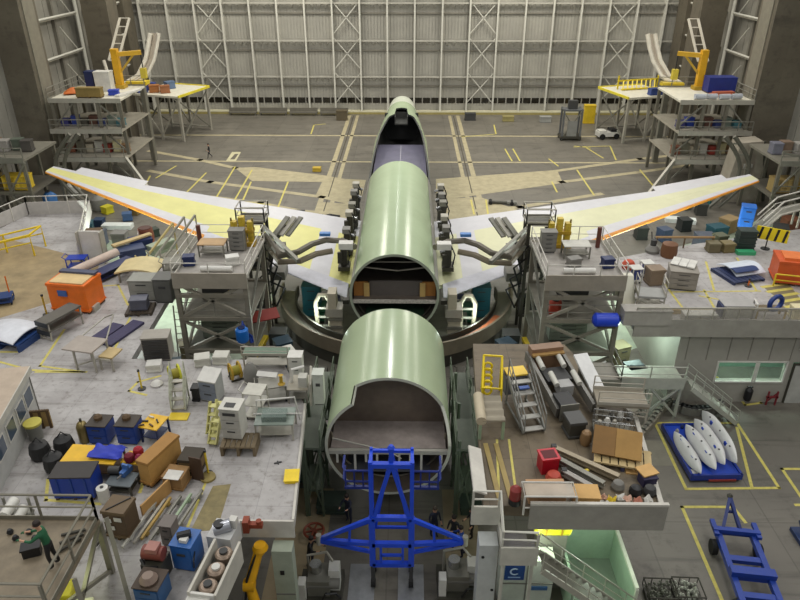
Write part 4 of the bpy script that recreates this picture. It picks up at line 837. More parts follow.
for k,px in enumerate(((222,362),(203,364),(287,357))):
    crate('white_case',('white case on the floor in front of the left dock, middle of three','white case on the floor in front of the left dock, leftmost','white case on the floor in front of the left dock, nearest the barrel')[k],'case',D(*px),15*k,.8,.7,.5,PALE,skid=False)
crate('yellow_case','bright yellow flat case at the bare right edge of the left deck','case',D(292,478),4,.62,.75,.12,mat((236,204,30),.45),rim=False,skid=False)
one('dark_tool','small dark tool dropped on the bare right part of the left deck','tool',D(278,463,DK),20,MB().b(-.18,.18,-.03,.03,0,.05).b(-.03,.03,-.12,.1,0,.06),DGREY)
# blue workshop island
iy=mat((222,176,40),.5); ib=mat((28,62,140),.45)
t=crate('blue_bin','large royal blue tipping bin with dark top, nearest of the workshop island','bin',D(80,492),2,1.75,1.0,1.25,mat((24,58,150),.4),mat((54,50,48),.6),rim=False)
for x in (-.6,0,.6): MB().b(x-.04,x+.04,-.54,-.5,.15,1.2).build('rib',ib,t)
t=table('yellow_table','yellow work table in the middle of the workshop island','table',D(97,470),-4,2.5,1.2,.95,iy,BROWN)
t=one('blue_cloth','royal blue crumpled cloth spread on the yellow table','cloth',D(112,470,DK+.95),-6,MB().slab(lambda u,v:((u-.5)*1.5,(v-.5)*.9,.08+.07*math.sin(9*u+2)*math.sin(7*v)+.05*math.sin(17*u*v)),14,10,.05),mat((30,50,168),.6))
table('yellow_table','small yellow table under the red bundle, right of the blue cloth','table',D(138,471),-10,1.0,.8,.8,iy,BROWN)
for k,(px,r) in enumerate((((130,472),.25),((142,468),.25),((139,476),.2))):
    one('red_bundle',('dark red cloth bundle beside the blue cloth','bright red bundle at the right end of the workshop tables','small crimson bundle in front of the other red bundles')[k],'bundle',D(px[0],px[1],DK+.8),k*40,MB().lathe([(r*.8,0),(r,.15),(r*.8,.35),(r*.3,.45)],n=9),mat(((110,20,40),(160,30,44),(130,16,60))[k],.7))
for k,px in enumerate(((47,457),(66,451),(56,469))):
    one('black_bag',('black bag at the rear left of the workshop island','black bag right behind the other bags, nearest the yellow table','dark bag sitting on the left end of the blue bin row')[k],'bag',D(px[0],px[1]),k*25,MB().lathe([(.36,0),(.42,.3),(.36,.65),(.15,.8)],n=10).tube([(-.2,0,.75),(0,0,1.0),(.2,0,.75)],.03,6),mat((36,36,36),.6))
simple('brass_cylinder','brass coloured gas cylinder behind the workshop island','cylinder',D(91,441),0,[('body',MB().lathe([(.24,0),(.28,.1),(.28,.9),(.2,1.1),(.08,1.2)],n=16),mat((140,124,78),.3,.5)),('valve',MB().cyl((0,0,1.2),.06,.15,8),DSTEEL)])
for k,px in enumerate(((104,439),(132,439))):
    t=cabinet('blue_cabinet',('blue workshop cabinet at the left, topped with brown parts','blue workshop cabinet at the right, with a dark tray on top')[k],'cabinet',D(*px),-4,.95,.9,1.1,ib,2,top=mat((60,52,44),.6))
    MB().lathe([(.2,1.15),(.2,1.3),(.1,1.4)],(-.1,.1,0),10).build('part_on_top',BROWN,t)
t=table('tray_table','yellow tray table with jumbled tools behind the plywood crate','table',D(152,437),-14,1.0,1.1,.95,iy,DBLUE)
for k in range(5): one('tool','small hand tool on the yellow tray table','tool',D(152,437,DK+.96)+Vector((-.3+.17*k,-.3+.28*(k%3),0)),20-20*k,MB().b(-.14,.14,-.035,.035,0,.07),(BROWN,DGREY,WHITE,BROWN,BLK)[k],'hand tools on the yellow tray table')
t=table('vise_bench','grey metal bench with a blue vise in front of the red bundles','bench',D(128,482),-6,1.2,.9,.6,mat((92,100,104),.5),DSTEEL)
t=thing('vise','blue machine vise bolted on the grey metal bench','vise',D(131,480,DK+.6),-20); MB().b(-.12,.12,-.3,.3,0,.25).build('body',mat((64,104,166),.4),t); MB().b(-.16,.16,-.05,.05,.25,.5).build('jaw',mat((64,104,166),.4),t); MB().tube([(0,-.3,.15),(0,-.6,.15)],.04,8).build('screw',CHROME,t)
simple('motor','dark small motor on the grey metal bench left of the vise','motor',D(121,479,DK+.6),0,[('body',MB().tube([(-.25,0,.2),(.25,0,.2)],.18,12),DGREY),('foot',MB().b(-.2,.2,-.15,.15,0,.05),BLK)])
simple('white_canister','white paper roll standing at the right corner of the blue bin','roll',D(105,500),0,[('roll',MB().lathe([(.24,0),(.25,.02),(.25,.72),(.1,.74)],n=18),WHITE),('core',MB().cyl((0,0,.72),.08,.05,10),DGREY)])
t=crate('wooden_crate','tall narrow wooden crate right of the workshop island','crate',D(163,472),-22,.6,2.1,1.4,mat((184,142,78),.7,var=.12),mat((160,118,60),.7))
for k,(a,px) in enumerate(((-22,(158,505)),)): one('plywood_sheet',('upright plywood sheet standing in front of the wooden crate','low plywood sheet in front of the wooden crate')[k],'sheet',D(*px),a,MB().b(-.05+k*.3,.02+k*.3,-.9,.9,0,.75-.4*k),mat((188,146,88),.7))
t=crate('open_box','open brown box with timber rim behind the white paper','box',D(194,470),-6,.9,.9,.9,mat((120,98,66),.7),mat((60,52,40),.7))
one('paper','white paper sheet lying on a plywood box','paper',D(176,488,DK+.75),-8,MB().b(-.36,.36,-.3,.3,0,.02),WHITE)
crate('plywood_box','plywood box under the white paper sheet','box',D(176,488),-10,.9,.8,.68,mat((150,116,72),.7),skid=False)
post('yellow and black guard post right of the open brown box',D(203,474),YEL,1.3,name='guard_post')
one('guard_board','dark guard board leaning on the yellow and black post','panel',D(199,472),-15,MB().b(-.3,.3,-.03,.03,0,1.3),mat((70,50,34),.6))
simple('floor_disc','flat ochre round disc on the floor by the yellow line','base',D(208,478),0,[('disc',MB().cyl((0,0,0),.35,.1,16),mat((140,124,70),.6))])
t=crate('brown_locker','dark brown locker with papers stuck on its front','locker',D(125,532),-9,.95,.9,1.5,mat((84,66,46),.6),mat((100,82,58),.6))
for x,z in ((-.28,1.0),(.18,1.1),(-.2,.6)): MB().b(x-.15,x+.17,-.5,-.485,z,z+.2).build('paper',WHITE,t)
MB().beam((-.3,-.4,1.58),(.35,.4,1.58),.04).build('strap',BLK,t)
# long parts on the floor
for k in range(7):
    x0=208-k*8.5; one('long_rail','long %s lying in the row beside the yellow line, %s'%(('steel rail','pale green rail','steel rail','brass rail','steel rail','pale rail','dark rail','pale yellow rail','green rail')[k],('first from the line','second from the line','third from the line','fourth from the line','fifth from the line','sixth from the line','seventh from the line','eighth from the line','farthest from the line')[k]),'rail',D(x0-14-2*k,508+2*k,DK+.12),-12,
        MB().beam((0,-1.6-.1*(k%3),.05),(0,.75,.09),.1,.12).beam((-.06,-1.2,-.06),(.06,-1.2,-.06),.18,.12).beam((-.06,.5,-.06),(.06,.5,-.06),.18,.12),(STEEL,PGREEN,STEEL,mat((170,140,70),.5),LSTEEL,PALE,DSTEEL,mat((206,200,120),.5),mat((110,140,96),.5))[k])
cabinet('grey_cabinet','slim grey cabinet between the long rails and the blue compressor','cabinet',D(172,541),-8,.5,.6,1.1,mat((108,100,94),.5),2)
t=cabinet('blue_compressor','blue compressor cabinet with a dark motor on top','compressor',D(190,562),-10,.85,.9,1.3,mat((40,92,160),.4),1); MB().tube([(-.25,-.1,1.45),(.2,.1,1.5)],.16,10).build('motor',BLK,t); MB().b(-.1,.2,-.3,-.05,1.33,1.5).build('gauge',WHITE,t); MB().tube([(.43,-.45,.3),(.5,-.5,.7),(.43,-.2,.9)],.03,6).build('hose',BLK,t)
t=cabinet('blue_cart','blue tool cart with brown machinery on top at the bottom of the picture','cart',D(155,598),-8,.95,.9,1.0,mat((40,84,130),.4),2,top=mat((70,56,44),.6)); MB().lathe([(.3,1.05),(.34,1.15),(.2,1.35)],(.0,-.1,0),12).build('flange',mat((130,112,100),.5),t)
t=thing('red_engine','brownish red motor block behind the blue tool cart','motor',D(158,577),-8); MB().b(-.4,.4,-.4,.4,0,.9).build('stand',DSTEEL,t); MB().tube([(-.4,0,1.2),(.4,0,1.2)],.28,12).build('casing',mat((120,60,50),.5),t); MB().b(-.2,.25,-.25,.2,1.4,1.6).build('cover',mat((160,110,100),.5),t); MB().tube([(-.45,-.2,1.),(-.2,-.4,.8),(.3,-.4,.9)],.07,8).build('hose',BLK,t)
_tm=t=thing('trough_machine','long white trough machine holding round parts at the bottom of the picture','machine',D(219,585),-8); 
for x in (-.5,.5): MB().b(x-.05,x+.05,-1.3,1.2,0,1.1).build('side_wall',mat((190,186,174),.5),t)
MB().b(-.45,.45,-1.3,-1.2,0,1.05).build('end_wall',WHITE,t); MB().b(-.45,.45,-1.2,1.2,.5,.55).build('bed',GREY,t); MB().b(-.55,.3,-1.75,-1.3,.3,.9).build('front_box',WHITE,t); MB().b(-.45,.2,-1.78,-1.75,.45,.8).build('opening',BLK,t)
for k,y in enumerate((-.66,.0,.66)):
    q=simple('round_part',('round grey part nearest in the white trough machine','round grey part in the middle of the white trough machine','round grey part farthest in the white trough machine')[k],'wheel part',_tm.location+Matrix.Rotation(math.radians(-8),3,'Z')@Vector((0,y,.57)),0,[('rim',MB().lathe([(.3,0),(.34,.08),(.34,.3),(.27,.36)],n=18),mat((150,132,116),.4,.4)),('hub',MB().cyl((0,0,.36),.16,.1,14),WHITE if k==1 else DGREY)])
t=thing('white_pump','white pump unit with dark bores behind the white trough machine','pump',D(226,545),-10); MB().b(-.5,.5,-.5,.5,0,.9).build('body',mat((196,196,194),.4),t); MB().tube([(-.3,-.2,1.0),(.3,.1,1.1)],.26,12).build('rotor',mat((170,172,180),.3,.5),t); MB().cyl((-.1,-.1,1.0),.22,.3,12).build('bore',BLK,t); MB().b(.2,.5,.1,.4,.9,1.3).build('valve_box',WHITE,t)
one('rust_bracket','rust red bracket beside the white pump unit','bracket',D(249,530),0,MB().b(-.1,.6,-.12,.12,.2,.4).b(-.2,.05,-.2,.2,0,.6).cyl((.45,0,.4),.12,.15,10),mat((138,62,38),.6))
# yellow robot arm in the bay, deck edge panels
t=thing('robot_arm','yellow jointed robot arm rising beside the deck edge at the bottom','robot arm',(-4.65,17.2,0)); RY=mat((232,172,16),.4); 
MB().cyl((0,0,0),.35,1.6,16).build('base',DYEL,t); MB().tube([(0,0,1.6),(-.3,.25,3.3)],[.24,.18],12).build('lower_arm',RY,t); MB().tube([(-.3,.25,3.3),(.0,.75,4.3),(.1,.85,4.5)],[.2,.18,.24],12).build('upper_arm',RY,t); MB().tube([(-.5,.25,3.3),(-.1,.25,3.3)],.24,14).build('elbow',RY,t); MB().lathe([(.22,0),(.3,.12),(.22,.3)],(.1,.88,4.4),14).build('wrist',RY,t); MB().tube([(-.3,.1,1.2),(-.5,.0,2.4),(-.35,.2,3.6),(.0,.7,4.5)],.05,6).build('cable',BLK,t)
t=thing('pale_cabinet','tall pale green cabinet in the bay under the deck corner','cabinet',(-3.75,18.1,0)); MB().b(-.35,.4,-.25,.28,0,4.6).build('body',mat((160,168,150),.5),t); MB().b(-.1,.05,-.28,-.25,3.4,3.6).build('lock',BLK,t); MB().b(-.34,.39,-.27,-.25,2.3,2.36).build('seam',GREY,t)
t=thing('pale_cabinet','slim pale pillar cabinet right of the yellow robot arm','cabinet',(-3.3,16.9,0)); MB().b(-.25,.25,-.3,.3,0,2.2).build('body',mat((170,172,158),.5),t); MB().b(-.15,.15,-.33,-.3,1.2,1.5).build('label_plate',GREY,t)
crate('green_box','dark green box with cables at the foot of the slim pillar cabinet','box',(-4.3,15.2,0),0,1.1,.8,.7,mat((60,74,52),.6),skid=False)
# cabin and bin
t=thing('office_cabin','pale grey site cabin with a row of windows at the far left of the deck','cabin',(-16.78,22.9,DK),10); cw=mat((176,176,172),.6)
MB().b(-3,1.35,-7,1.75,0,2.3).build('walls',cw,t); MB().b(-3.1,1.45,-7.1,1.85,2.3,2.4).build('roof',mat((176,160,142),.7),t); MB().b(1.45,1.49,-7.1,1.85,2.1,2.4).build('roof_edge',PALE,t)
for y in (-6.4,-5.2,-4.0,-2.8,-1.6,-.4,.6): w_=MB().b(1.35,1.39,y,y+.9,.9,1.75).build('window_frame',WHITE,t); MB().b(1.385,1.4,y+.07,y+.83,.97,1.68).build('pane',mat((70,84,100),.1),w_)
MB().b(1.35,1.38,1.9-.2,1.75,0,2).build('corner_post',GREY,t)
one('red_roll','dark red roll lying on the cabin roof','roll',(-16.9,22.6,DK+2.42),60,MB().tube([(-.5,0,.09),(.5,0,.09)],.09,8),mat((110,50,44),.7))
simple('waste_bin','round grey waste bin with yellowish lining at the corner of the cabin','bin',D(37,438),0,[('body',MB().lathe([(.3,0),(.38,.9),(.4,.95)],n=18),mat((116,116,110),.6)),('liner',MB().lathe([(.41,.85),(.42,.98),(.3,1.0)],n=18),mat((190,180,80),.6))])
t=pallet('leaning_pallet','brown timber frame leaning behind the round waste bin','pallet',D(44,428),10,.9,.12,1.1,BROWN)
MB().b(-.45,.45,-.05,.05,.1,1.0).build('slat_panel',mat((150,124,76),.7),t)
# steel mezzanine with a worker at the bottom left
PB=G(88,580,8.0); pm=mat((128,116,96),.6,var=.2,scale=2); SB=mat((126,122,108),.5,.2)
t=thing('raised_platform','brown decked steel platform with guard rails at the bottom left corner','platform',(-10.6,14.6,DK))
dz=2.4; MB().b(-2.1,1.55,-1.9,1.55,dz-.15,dz).build('deck',pm,t)
for x,y in ((-2.05,-1.85),(1.5,-1.85),(-2.05,1.5),(1.5,1.5)): MB().b(x-.09,x+.09,y-.09,y+.09,0,dz-.15).build('leg',SB,t)
MB().beam((1.5,1.5,.1),(1.5,-1.85,dz-.2),.12).beam((1.5,-1.85,.1),(1.5,1.5,dz-.2),.12).build('side_brace',SB,t); MB().beam((1.75,1.6,dz),(2.6,.2,0),.14).beam((1.75,-.8,dz),(2.6,-2.0,0),.14).build('raking_brace',SB,t)
rails(t,[(-2.05,1.5,dz),(1.5,1.5,dz)],1.05,SB,.04); rails(t,[(1.5,1.5,dz),(1.5,-1.9,dz)],1.05,SB,.04); rails(t,[(-2.05,-1.85,dz),(1.5,-1.85,dz)],1.05,SB,.04); rails(t,[(-2.05,1.5,dz),(-2.05,-1.85,dz)],1.05,SB,.04)
person('person in a green jacket bending over tools on the bottom left platform',(-9.62,14.25,DK+dz+.012),100,mat((28,92,58),.7),BLK,HAIR,'reach')
crate('tool_bag','black open tool bag beside the person in green','bag',(-10.5,14.7,DK+dz+.012),20,.5,.3,.3,BLK,skid=False,rim=False)
for k in range(4): one('black_part','small black machine part on the bottom left platform near its back rail','part',(-11.6+k*.3,15.5-(k%2)*.25,DK+dz+.012),k*30,MB().lathe([(.08,0),(.11,.06),(.06,.16)],n=8),BLK,'black parts on the bottom left platform')
for k in range(3): one('pipe_part','steel pipe part lying on the platform right of the person in green','pipe',(-9.6+.05*k,15.5-.25*k,DK+dz+.075),20+k*15,MB().tube([(-.35,0,0),(.35,0,0)],.05,8),DSTEEL,'pipe parts on the bottom left platform')
t=thing('roll_rack','steel rack holding white rolls at the bottom left edge','rack',(-12.75,17.2,DK)); MB().b(-.5,.6,-.6,.6,1.3,1.4).build('shelf',STEEL,t)
for x in (-.45,.55):
    for y in (-.5,.5): MB().b(x-.04,x+.04,y-.04,y+.04,0,2.1).build('post',STEEL,t)
for k,z in enumerate((1.62,1.62,2.04)): one('white_roll',('lower left white roll','lower right white roll','upper white roll')[k]+' on the steel rack at the bottom left edge','roll',(-12.93+.46*(k%2)+(.23 if k==2 else 0),17.2,DK+z+.015-(.02 if k==2 else 0)),0,MB().tube([(0,-.42,0),(0,.42,0)],.2,14),WHITE)
for k,(x,y,c) in enumerate(((-10.4,13.4,(236,220,40)),(-9.7,14.3,(226,226,190)),(-10.6,15.0,(216,206,60)))):
    crate('glow_box',('bright yellow box under the platform, nearest','pale box under the platform, nearest the bracing','yellow box under the platform, farther in','pale green box beside the raking braces')[k],'box',(x+.3,y,DK),10,.75,.6,.45,mat(c,.5),skid=False)  # boxes added for the yellow lights below, glow put into their colours
for k in range(4): one('yellow_tube','long yellow green tube on the floor between the platform and the blue tool cart','tube',(-8.75+.12*k,13.4+.1*k,DK+.06),-6,MB().tube([(0,-.8,0),(0,.9,0)],.045,6),mat((206,206,90),.5),'yellow tubes beside the platform')
lamp((-9.6,14.4,DK+2.0),26,.2,(.9,1,.6),'POINT')

for o in [o for o in bpy.data.objects if o not in _pre and o.parent is None and 'label' in o.keys()]:   # true sizes, read off the photograph
    if o.location.y<33 and o['category'] not in ('platform','cabin','person','robot arm','tube','part','pipe','bag') and o.location.z>=DK-.01 and not 'platform' in o['label'][-30:]:
        o.scale=(.87,.87,.87); o.location.z=DK+(o.location.z-DK)*.87
# ================================================================ RIGHT DECK
D=lambda x,y,z=DK: G(x,y,DK)+Vector((0,0,z-DK+(.012 if z>DK else 0)))
t=cabinet('blue_locker','tall bright blue locker beyond the right wing, by the railed gangway','locker',D(744,228),-20,.9,.9,1.7,mat((40,104,190),.4),2)
t=thing('gangway','pale railed gangway stair arching at the far right edge','gangway',D(783,226),0); gp=[(-2.3,-.9,.0),(-.9,-.4,1.2),(.8,0,1.5),(2.6,.2,1.5)]
for dy in (-.5,.5):
    MB().tube([(x,y+dy,z) for x,y,z in gp],.09,6).build('stringer',LSTEEL,t); MB().tube([(x,y+dy,z+1.0) for x,y,z in gp],.06,6).tube([(x,y+dy,z+.5) for x,y,z in gp],.04,6).build('hand_rail',RAILW,t)
for (a,b) in zip(gp[:-1],gp[1:]): MB().beam(Vector(a)+Vector((0,0,.05)),Vector(b)+Vector((0,0,.05)),1.0,.06).build('tread_deck',STEEL,t)
for x in (.8,2.5):
    for y in (-.4,.4): MB().b(x-.06,x+.06,y-.06,y+.06,0,1.5).build('leg',LSTEEL,t)
for k,px in enumerate(((743,246),(743,240))): 
    pass
for k,(px,z) in enumerate((((743,248),0),((743,248),.45),((743,248),.9))):
    crate('dark_crate','dark green plastic crate, %s of the stack of three beyond the aircraft panel'%('bottom','middle','topmost')[k],'crate',D(743,249)+Vector((0,0,z)),-5,1.1,.8,.42,mat((44,58,54),.5),skid=False)
for k,(px,c) in enumerate((((711,250),(104,96,70)),((726,251),(120,108,72)),((719,243),(88,92,70)))): crate('green_brown_box',('olive box left of the dark crates','tan olive box touching the dark crates','dark olive box behind the other olive boxes')[k],'box',D(*px),8*k,.75,.7,.6,mat(c,.6),skid=False)
one('green_tray','small bright green tray in front of the dark crates','tray',D(742,254,DK),0,MB().b(-.6,.6,-.25,.25,0,.25),mat((60,160,110),.5))
t=thing('hazard_board','yellow and black chevron board on a dark stand near the orange machine','board',D(768,250),-32); MB().b(-1.0,1.0,-.04,.04,.7,1.6).build('board',mat((230,206,30),.4),t); MB().cyl((-.2,.1,0),.04,.8,8).build('pole',BLK,t); MB().cyl((-.2,.1,0),.3,.06,14).build('foot',BLK,t)
for x in (-.7,-.2,.3,.8): MB().add([(x-.14,-.045,.72),(x+.02,-.045,.72),(x+.14,-.045,1.58),(x-.02,-.045,1.58)],[(0,1,2,3)]).build('black_stripe',BLK,t)
t=pallet('panel_pallet','dark blue pallet under the pale aircraft panel on the right deck','pallet',D(737,276),16,2.3,2.2,.2,mat((44,54,88),.5))
t=thing('aircraft_shell','pale blue white curved panel lying on the dark blue pallet','panel',D(740,272,DK+.22),16); MB().slab(lambda u,v:((u-.5)*2.2,(v-.5)*1.9,.05+.28*math.sin(PI*v)),8,10,.05).build('skin',mat((206,214,224),.4),t); MB().slab(lambda u,v:(-1.2+u*1.7,-.95+v*.7,.3+.1*math.sin(PI*v)),6,6,.04).build('dark_insert',mat((50,66,110),.3),t)
post('short yellow and orange marker at the near corner of the panel pallet',D(745,283),ORG,.4)
t=crate('orange_machine','orange machine cabinet with yellow guard at the right edge of the picture','machine',D(790,280),-14,2.2,1.8,1.5,mat((196,84,34),.5)); rails(t,[(-1.2,-1.15,0),(1.2,-1.15,0)],.8,YEL,.05,toe=False); MB().b(-.8,.8,-.6,.6,1.56,1.7).build('cover',mat((222,120,60),.5),t)
t=thing('pipe_rail','long brown rail on posts at the far edge of the right deck','rail',D(683,248)); MB().tube([(-2.0,0,.8),(2.0,0,.8)],.09,8).build('rail',mat((150,120,80),.6),t)
for x in (-1.9,0,1.9): MB().b(x-.04,x+.04,-.04,.04,0,.8).build('post',BROWN,t)
one('cable_drum','brown round drum at the left end of the brown rail','drum',D(668,256,DK),0,MB().lathe([(.5,0),(.55,.3),(.5,.9),(.2,1.0)],n=14),mat((110,72,44),.6))
simple('round_machine','dark round floor machine left of the brown drum','machine',D(652,252),0,[('base',MB().lathe([(.45,0),(.5,.2),(.3,.5)],n=14),GREY),('motor',MB().cyl((0,0,.5),.2,.4,10),DGREY),('handle',MB().tube([(0,.2,.5),(0,.7,1.2)],.04,6),BLK)])
t=cabinet('box_cart','grey two tier cart holding white panels, near the rear of the right deck','cart',D(680,286),-12,1.6,1.3,1.2,mat((140,134,124),.5),3); 
for k in range(3): one('white_sheet',('left white sheet','middle white sheet','right white sheet')[k]+' lying on the grey two tier cart','sheet',D(672+k*8,280+k*2,DK+1.28),-30,MB().b(-.22,.22,-.6,.6,0,.05+.02*k),WHITE)
crate('grey_carton','grey brown carton left of the grey two tier cart','carton',D(660,283),10,.9,.8,1.0,mat((134,116,96),.6),skid=False)
for k,px in enumerate(((634,282),(646,278))):
    t=trolley('bottle_trolley',('white trolley with a blue barrel, left of the two','white trolley with a blue barrel, right of the two')[k],'trolley',D(*px),8,.7,.7,1.0,WHITE,2); MB().lathe([(.25,.25),(.28,.3),(.28,.9),(.2,1.0)],n=14).build('barrel',mat((52,66,130),.4),t)
one('red_bag','orange red bag beside the right dock railing','bag',D(628,268,DK),0,MB().lathe([(.4,0),(.45,.25),(.3,.5),(.1,.6)],n=10),mat((190,74,44),.6))
t=platform('step_platform','bare aluminium step platform at the left rear of the right deck','platform',D(647,309),-8,1.5,1.2,1.1,LSTEEL,mat((150,150,146),.5),.9,'lr',legw=.07); MB().b(-.7,.7,-1.0,-.6,.5,.56).build('step',LSTEEL,t); MB().b(-.7,.7,-.55,.55,.4,.45).build('shelf',LSTEEL,t)
t=thing('white_wedge','white wedge shaped cover with a yellow foot left of the aluminium platform','cover',D(625,304),0); MB().prismx([(-.7,0),(.9,0),(.9,1.6),(.5,1.6)],-.4,.4).build('cover',mat((216,214,196),.5),t); MB().b(-.5,.6,-.95,-.7,0,.3).build('foot',YEL,t)
crate('long_bench_box','long grey metal chest along the left of the right deck edge','chest',D(643,320),0,2.6,.8,.85,mat((158,154,146),.5),rim=False,skid=False)
one('timber_baulk','tan timber baulk lying along the deck edge right of the grey chest','timber',D(691,313,DK),0,MB().b(-1.8,1.8,-.15,.15,0,.25),mat((164,138,86),.7))
for k,px in enumerate(((689,322),(705,322))): crate('white_chest',('left white chest','right white chest')[k]+' at the railing of the right deck','chest',D(*px),0,.85,.6,.55,mat((200,198,188),.5),rim=False,skid=False)
t=table('grey_desk','grey metal desk with rounded side arms at the railing of the right deck','desk',D(733,319),0,1.7,.9,1.05,mat((164,162,158),.5),STEEL); MB().b(-.7,.7,-.45,-.38,.3,1.0).build('front_panel',PALE,t); MB().tube([(.9,-.4,0),(1.0,-.3,1.1),(1.1,.3,1.1),(1.1,.3,0)],.06,6).build('side_arm',WHITE,t); MB().b(-.95,-.85,-.4,.3,.3,1.).build('blue_side',DBLUE,t)
t=table('tyre_rack','brown trestle rack carrying the blue tyre ring','rack',D(771,320),0,1.7,.7,.55,mat((110,96,72),.6),DYEL,under=False)
one('tyre_ring','dark blue ring standing on the brown trestle rack','ring',D(771,320,DK+.56),20,MB().tube([(.42*math.cos(2*PI*k/24),0,.5+.42*math.sin(2*PI*k/24)) for k in range(24)],.13,8,True),mat((30,56,120),.4))
crate('white_case','cream case standing behind the railing at the right edge of the picture','case',D(797,318),0,.8,.6,.7,CREAM,skid=False)
# in front of the facade
t=thing('landing','steel landing with railing left of the facade windows','landing',(14.6,32.9,0)); LT=mat((176,178,166),.5,.1)
MB().b(-2.2,1.75,-.9,.8,2.3,2.45).build('deck',LT,t); MB().b(-2.2,1.75,-.95,-.9,2.0,2.75).build('fascia',LT,t); rails(t,[(-2.2,-.9,2.45),(1.75,-.9,2.45)],1.0,LT,.035)
for x in (-2.1,-.2,1.65):
    for y in (-.8,.7): MB().b(x-.07,x+.07,y-.07,y+.07,0,2.3).build('leg',LT,t)
for a,b in ((-2.1,-.2),(-.2,1.65)): MB().beam((a,-.85,.1),(b,-.85,2.2),.12).beam((b,-.85,.1),(a,-.85,2.2),.12).build('cross_brace',LT,t)
t=steps('landing_stair','pale steel stair with railings running down from the landing beside the facade','stair',(19.5,31.9,0),90,1.1,2.95,2.45,8,LT,base=False)
t=thing('drum_housing','grey drum housing under the steel landing','drum',(13.4,31.3,0)); MB().cyl((0,0,.2),.55,1.1,16).build('drum',mat((150,144,130),.5),t); MB().b(-.6,.6,-.6,.6,0,.2).build('base',DSTEEL,t)
t=simple('fire_extinguisher','black fire extinguisher hanging below the facade window','extinguisher',(20.85,33.3,.85),0,[('body',MB().lathe([(.18,-.5),(.22,-.4),(.22,.2),(.08,.4)],n=14),BLK),('handle',MB().b(-.15,.15,-.05,.05,.38,.46),DGREY)])
one('red_bracket','dark red sign bracket at the foot of the facade beside the extinguisher','bracket',(22.3,33.3,0),0,MB().b(-.35,.35,-.04,.04,.5,.62).b(-.3,-.22,-.04,.04,0,.95).b(.22,.3,-.04,.04,0,.95).beam((-.3,0,.2),(.3,0,.9),.06),mat((120,36,44),.5))
t=thing('yellow_gate','small yellow folding gate leaning at the foot of the landing stair','gate',G(713,399,0)+Vector((-.3,.6,0)),-25); MB().tube([(-.6,0,0),(-.6,0,1.3),(.5,0,1.3),(.5,0,0)],.06,6).build('frame',YEL,t)
for x in (-.3,0,.3): MB().beam((x-.2,0,.1),(x+.2,0,1.3),.07).build('bar',YEL,t)
t=thing('sign','white sign plate with a dark word on the facade fascia at the right edge','sign',(23.75,33.5,4.0)); MB().b(-.6,.6,-.02,.04,-.3,.3).build('plate',WHITE,t); 
for k in range(3): MB().b(-.35+k*.22,-.2+k*.22,-.035,-.02,-.12,.12).build('letter',DGREY,t)
def curve_thing(name,label,cat,pts,w,h,m,m2):
    t=thing(name,label,cat,pts[0]); p0=Vector(pts[0]); P=[Vector(p)-p0 for p in pts]
    mb=MB(); mb2=MB()
    S=[]
    for i in range(len(P)-1):
        for k in range(4): S.append(P[i].lerp(P[i+1],k/4))
    S.append(P[-1])
    S=[(S[max(0,i-1)]+S[i]*2+S[min(len(S)-1,i+1)])/4 for i in range(len(S))]
    for a,b in zip(S[:-1],S[1:]): d=(b-a).normalized()*.06; mb.beam(a-d+Vector((0,0,h/2)),b+d+Vector((0,0,h/2)),w,h); mb2.beam(a-d+Vector((0,0,h+.03)),b+d+Vector((0,0,h+.03)),w*.5,.06)
    mb.build('channel',m,t); mb2.build('cover',m2,t); return t
curve_thing('cable_channel','curved grey cable channel on the dark floor in front of the landing stair','channel',L(0,(672,408),(690,414),(708,413),(720,407)),.5,.45,GREY,DGREY)
curve_thing('cable_channel','curved grey cable channel sweeping from the front deck corner to the landing','channel',L(0,(638,440),(652,424),(662,410),(670,404)),.4,.45,mat((140,134,120),.6),STEEL)
# ================================================================ FRONT RIGHT PLATFORM
t=thing('safety_gate','tall yellow safety frame with rows of yellow reels on the front platform','frame',D(500,401),-6); fy=mat((228,200,24),.4)
for x in (-.42,.42): MB().tube([(x,-.7,0),(x,-.7,1.2),(x,.9,1.9),(x,.9,0)],.05,6).build('frame',fy,t)
MB().beam((-.42,.9,1.9),(.42,.9,1.9),.07).build('cross_rail',fy,t); MB().beam((-.42,-.7,1.2),(.42,-.7,1.2),.06).build('cross_rail',fy,t)
for k in range(5):
    y=-.6+k*.34; MB().tube([(-.2+.18*math.cos(a),y,1.0+.1*k+.2*math.sin(a)) for a in [2*PI*j/14 for j in range(14)]],.06,6,True).build('reel',fy,t)
t=steps('mobile_stairs','grey mobile stair unit with a yellow top step on the front platform','stair',D(534,434),12,.95,2.3,1.5,5,mat((130,130,124),.5),treadm=mat((178,176,168),.5),top=mat((232,196,70),.5)); MB().b(-.2,.25,1.5,1.7,1.3,1.36).build('blue_tool',mat((60,90,160),.5),t)
MB().b(-.55,.55,2.3,3.0,.5,1.4).build('chest',mat((96,98,102),.5),t)
t=thing('drilling_machine','long grey twin rail drilling machine with white cylinders on the front platform','machine',D(557,392),12); gm=mat((122,120,114),.45,.3)
for x in (-.85,.85): MB().beam((x,-2.0,.4),(x,2.0,.9),.16,.5).build('side_rail',gm,t)
MB().b(-.8,.8,1.5,2.0,.2,1.5).build('rear_housing',mat((134,104,80),.5),t); MB().b(-.8,.8,1.3,1.5,1.2,1.3).build('rear_bar',WOOD,t)
for x,y in ((-.55,1.0),(.5,1.0),(-.45,-.4),(.6,-.5)): MB().tube([(x,y-.4,1.0),(x,y+.4,1.15)],.13,12).build('cylinder',mat((196,194,184),.4),t)
MB().b(-.6,.6,-.2,.9,.6,.8).build('carriage',DGREY,t); MB().b(-.35,.3,-1.0,-.4,.5,1.0).build('spindle_box',mat((150,150,148),.4),t)
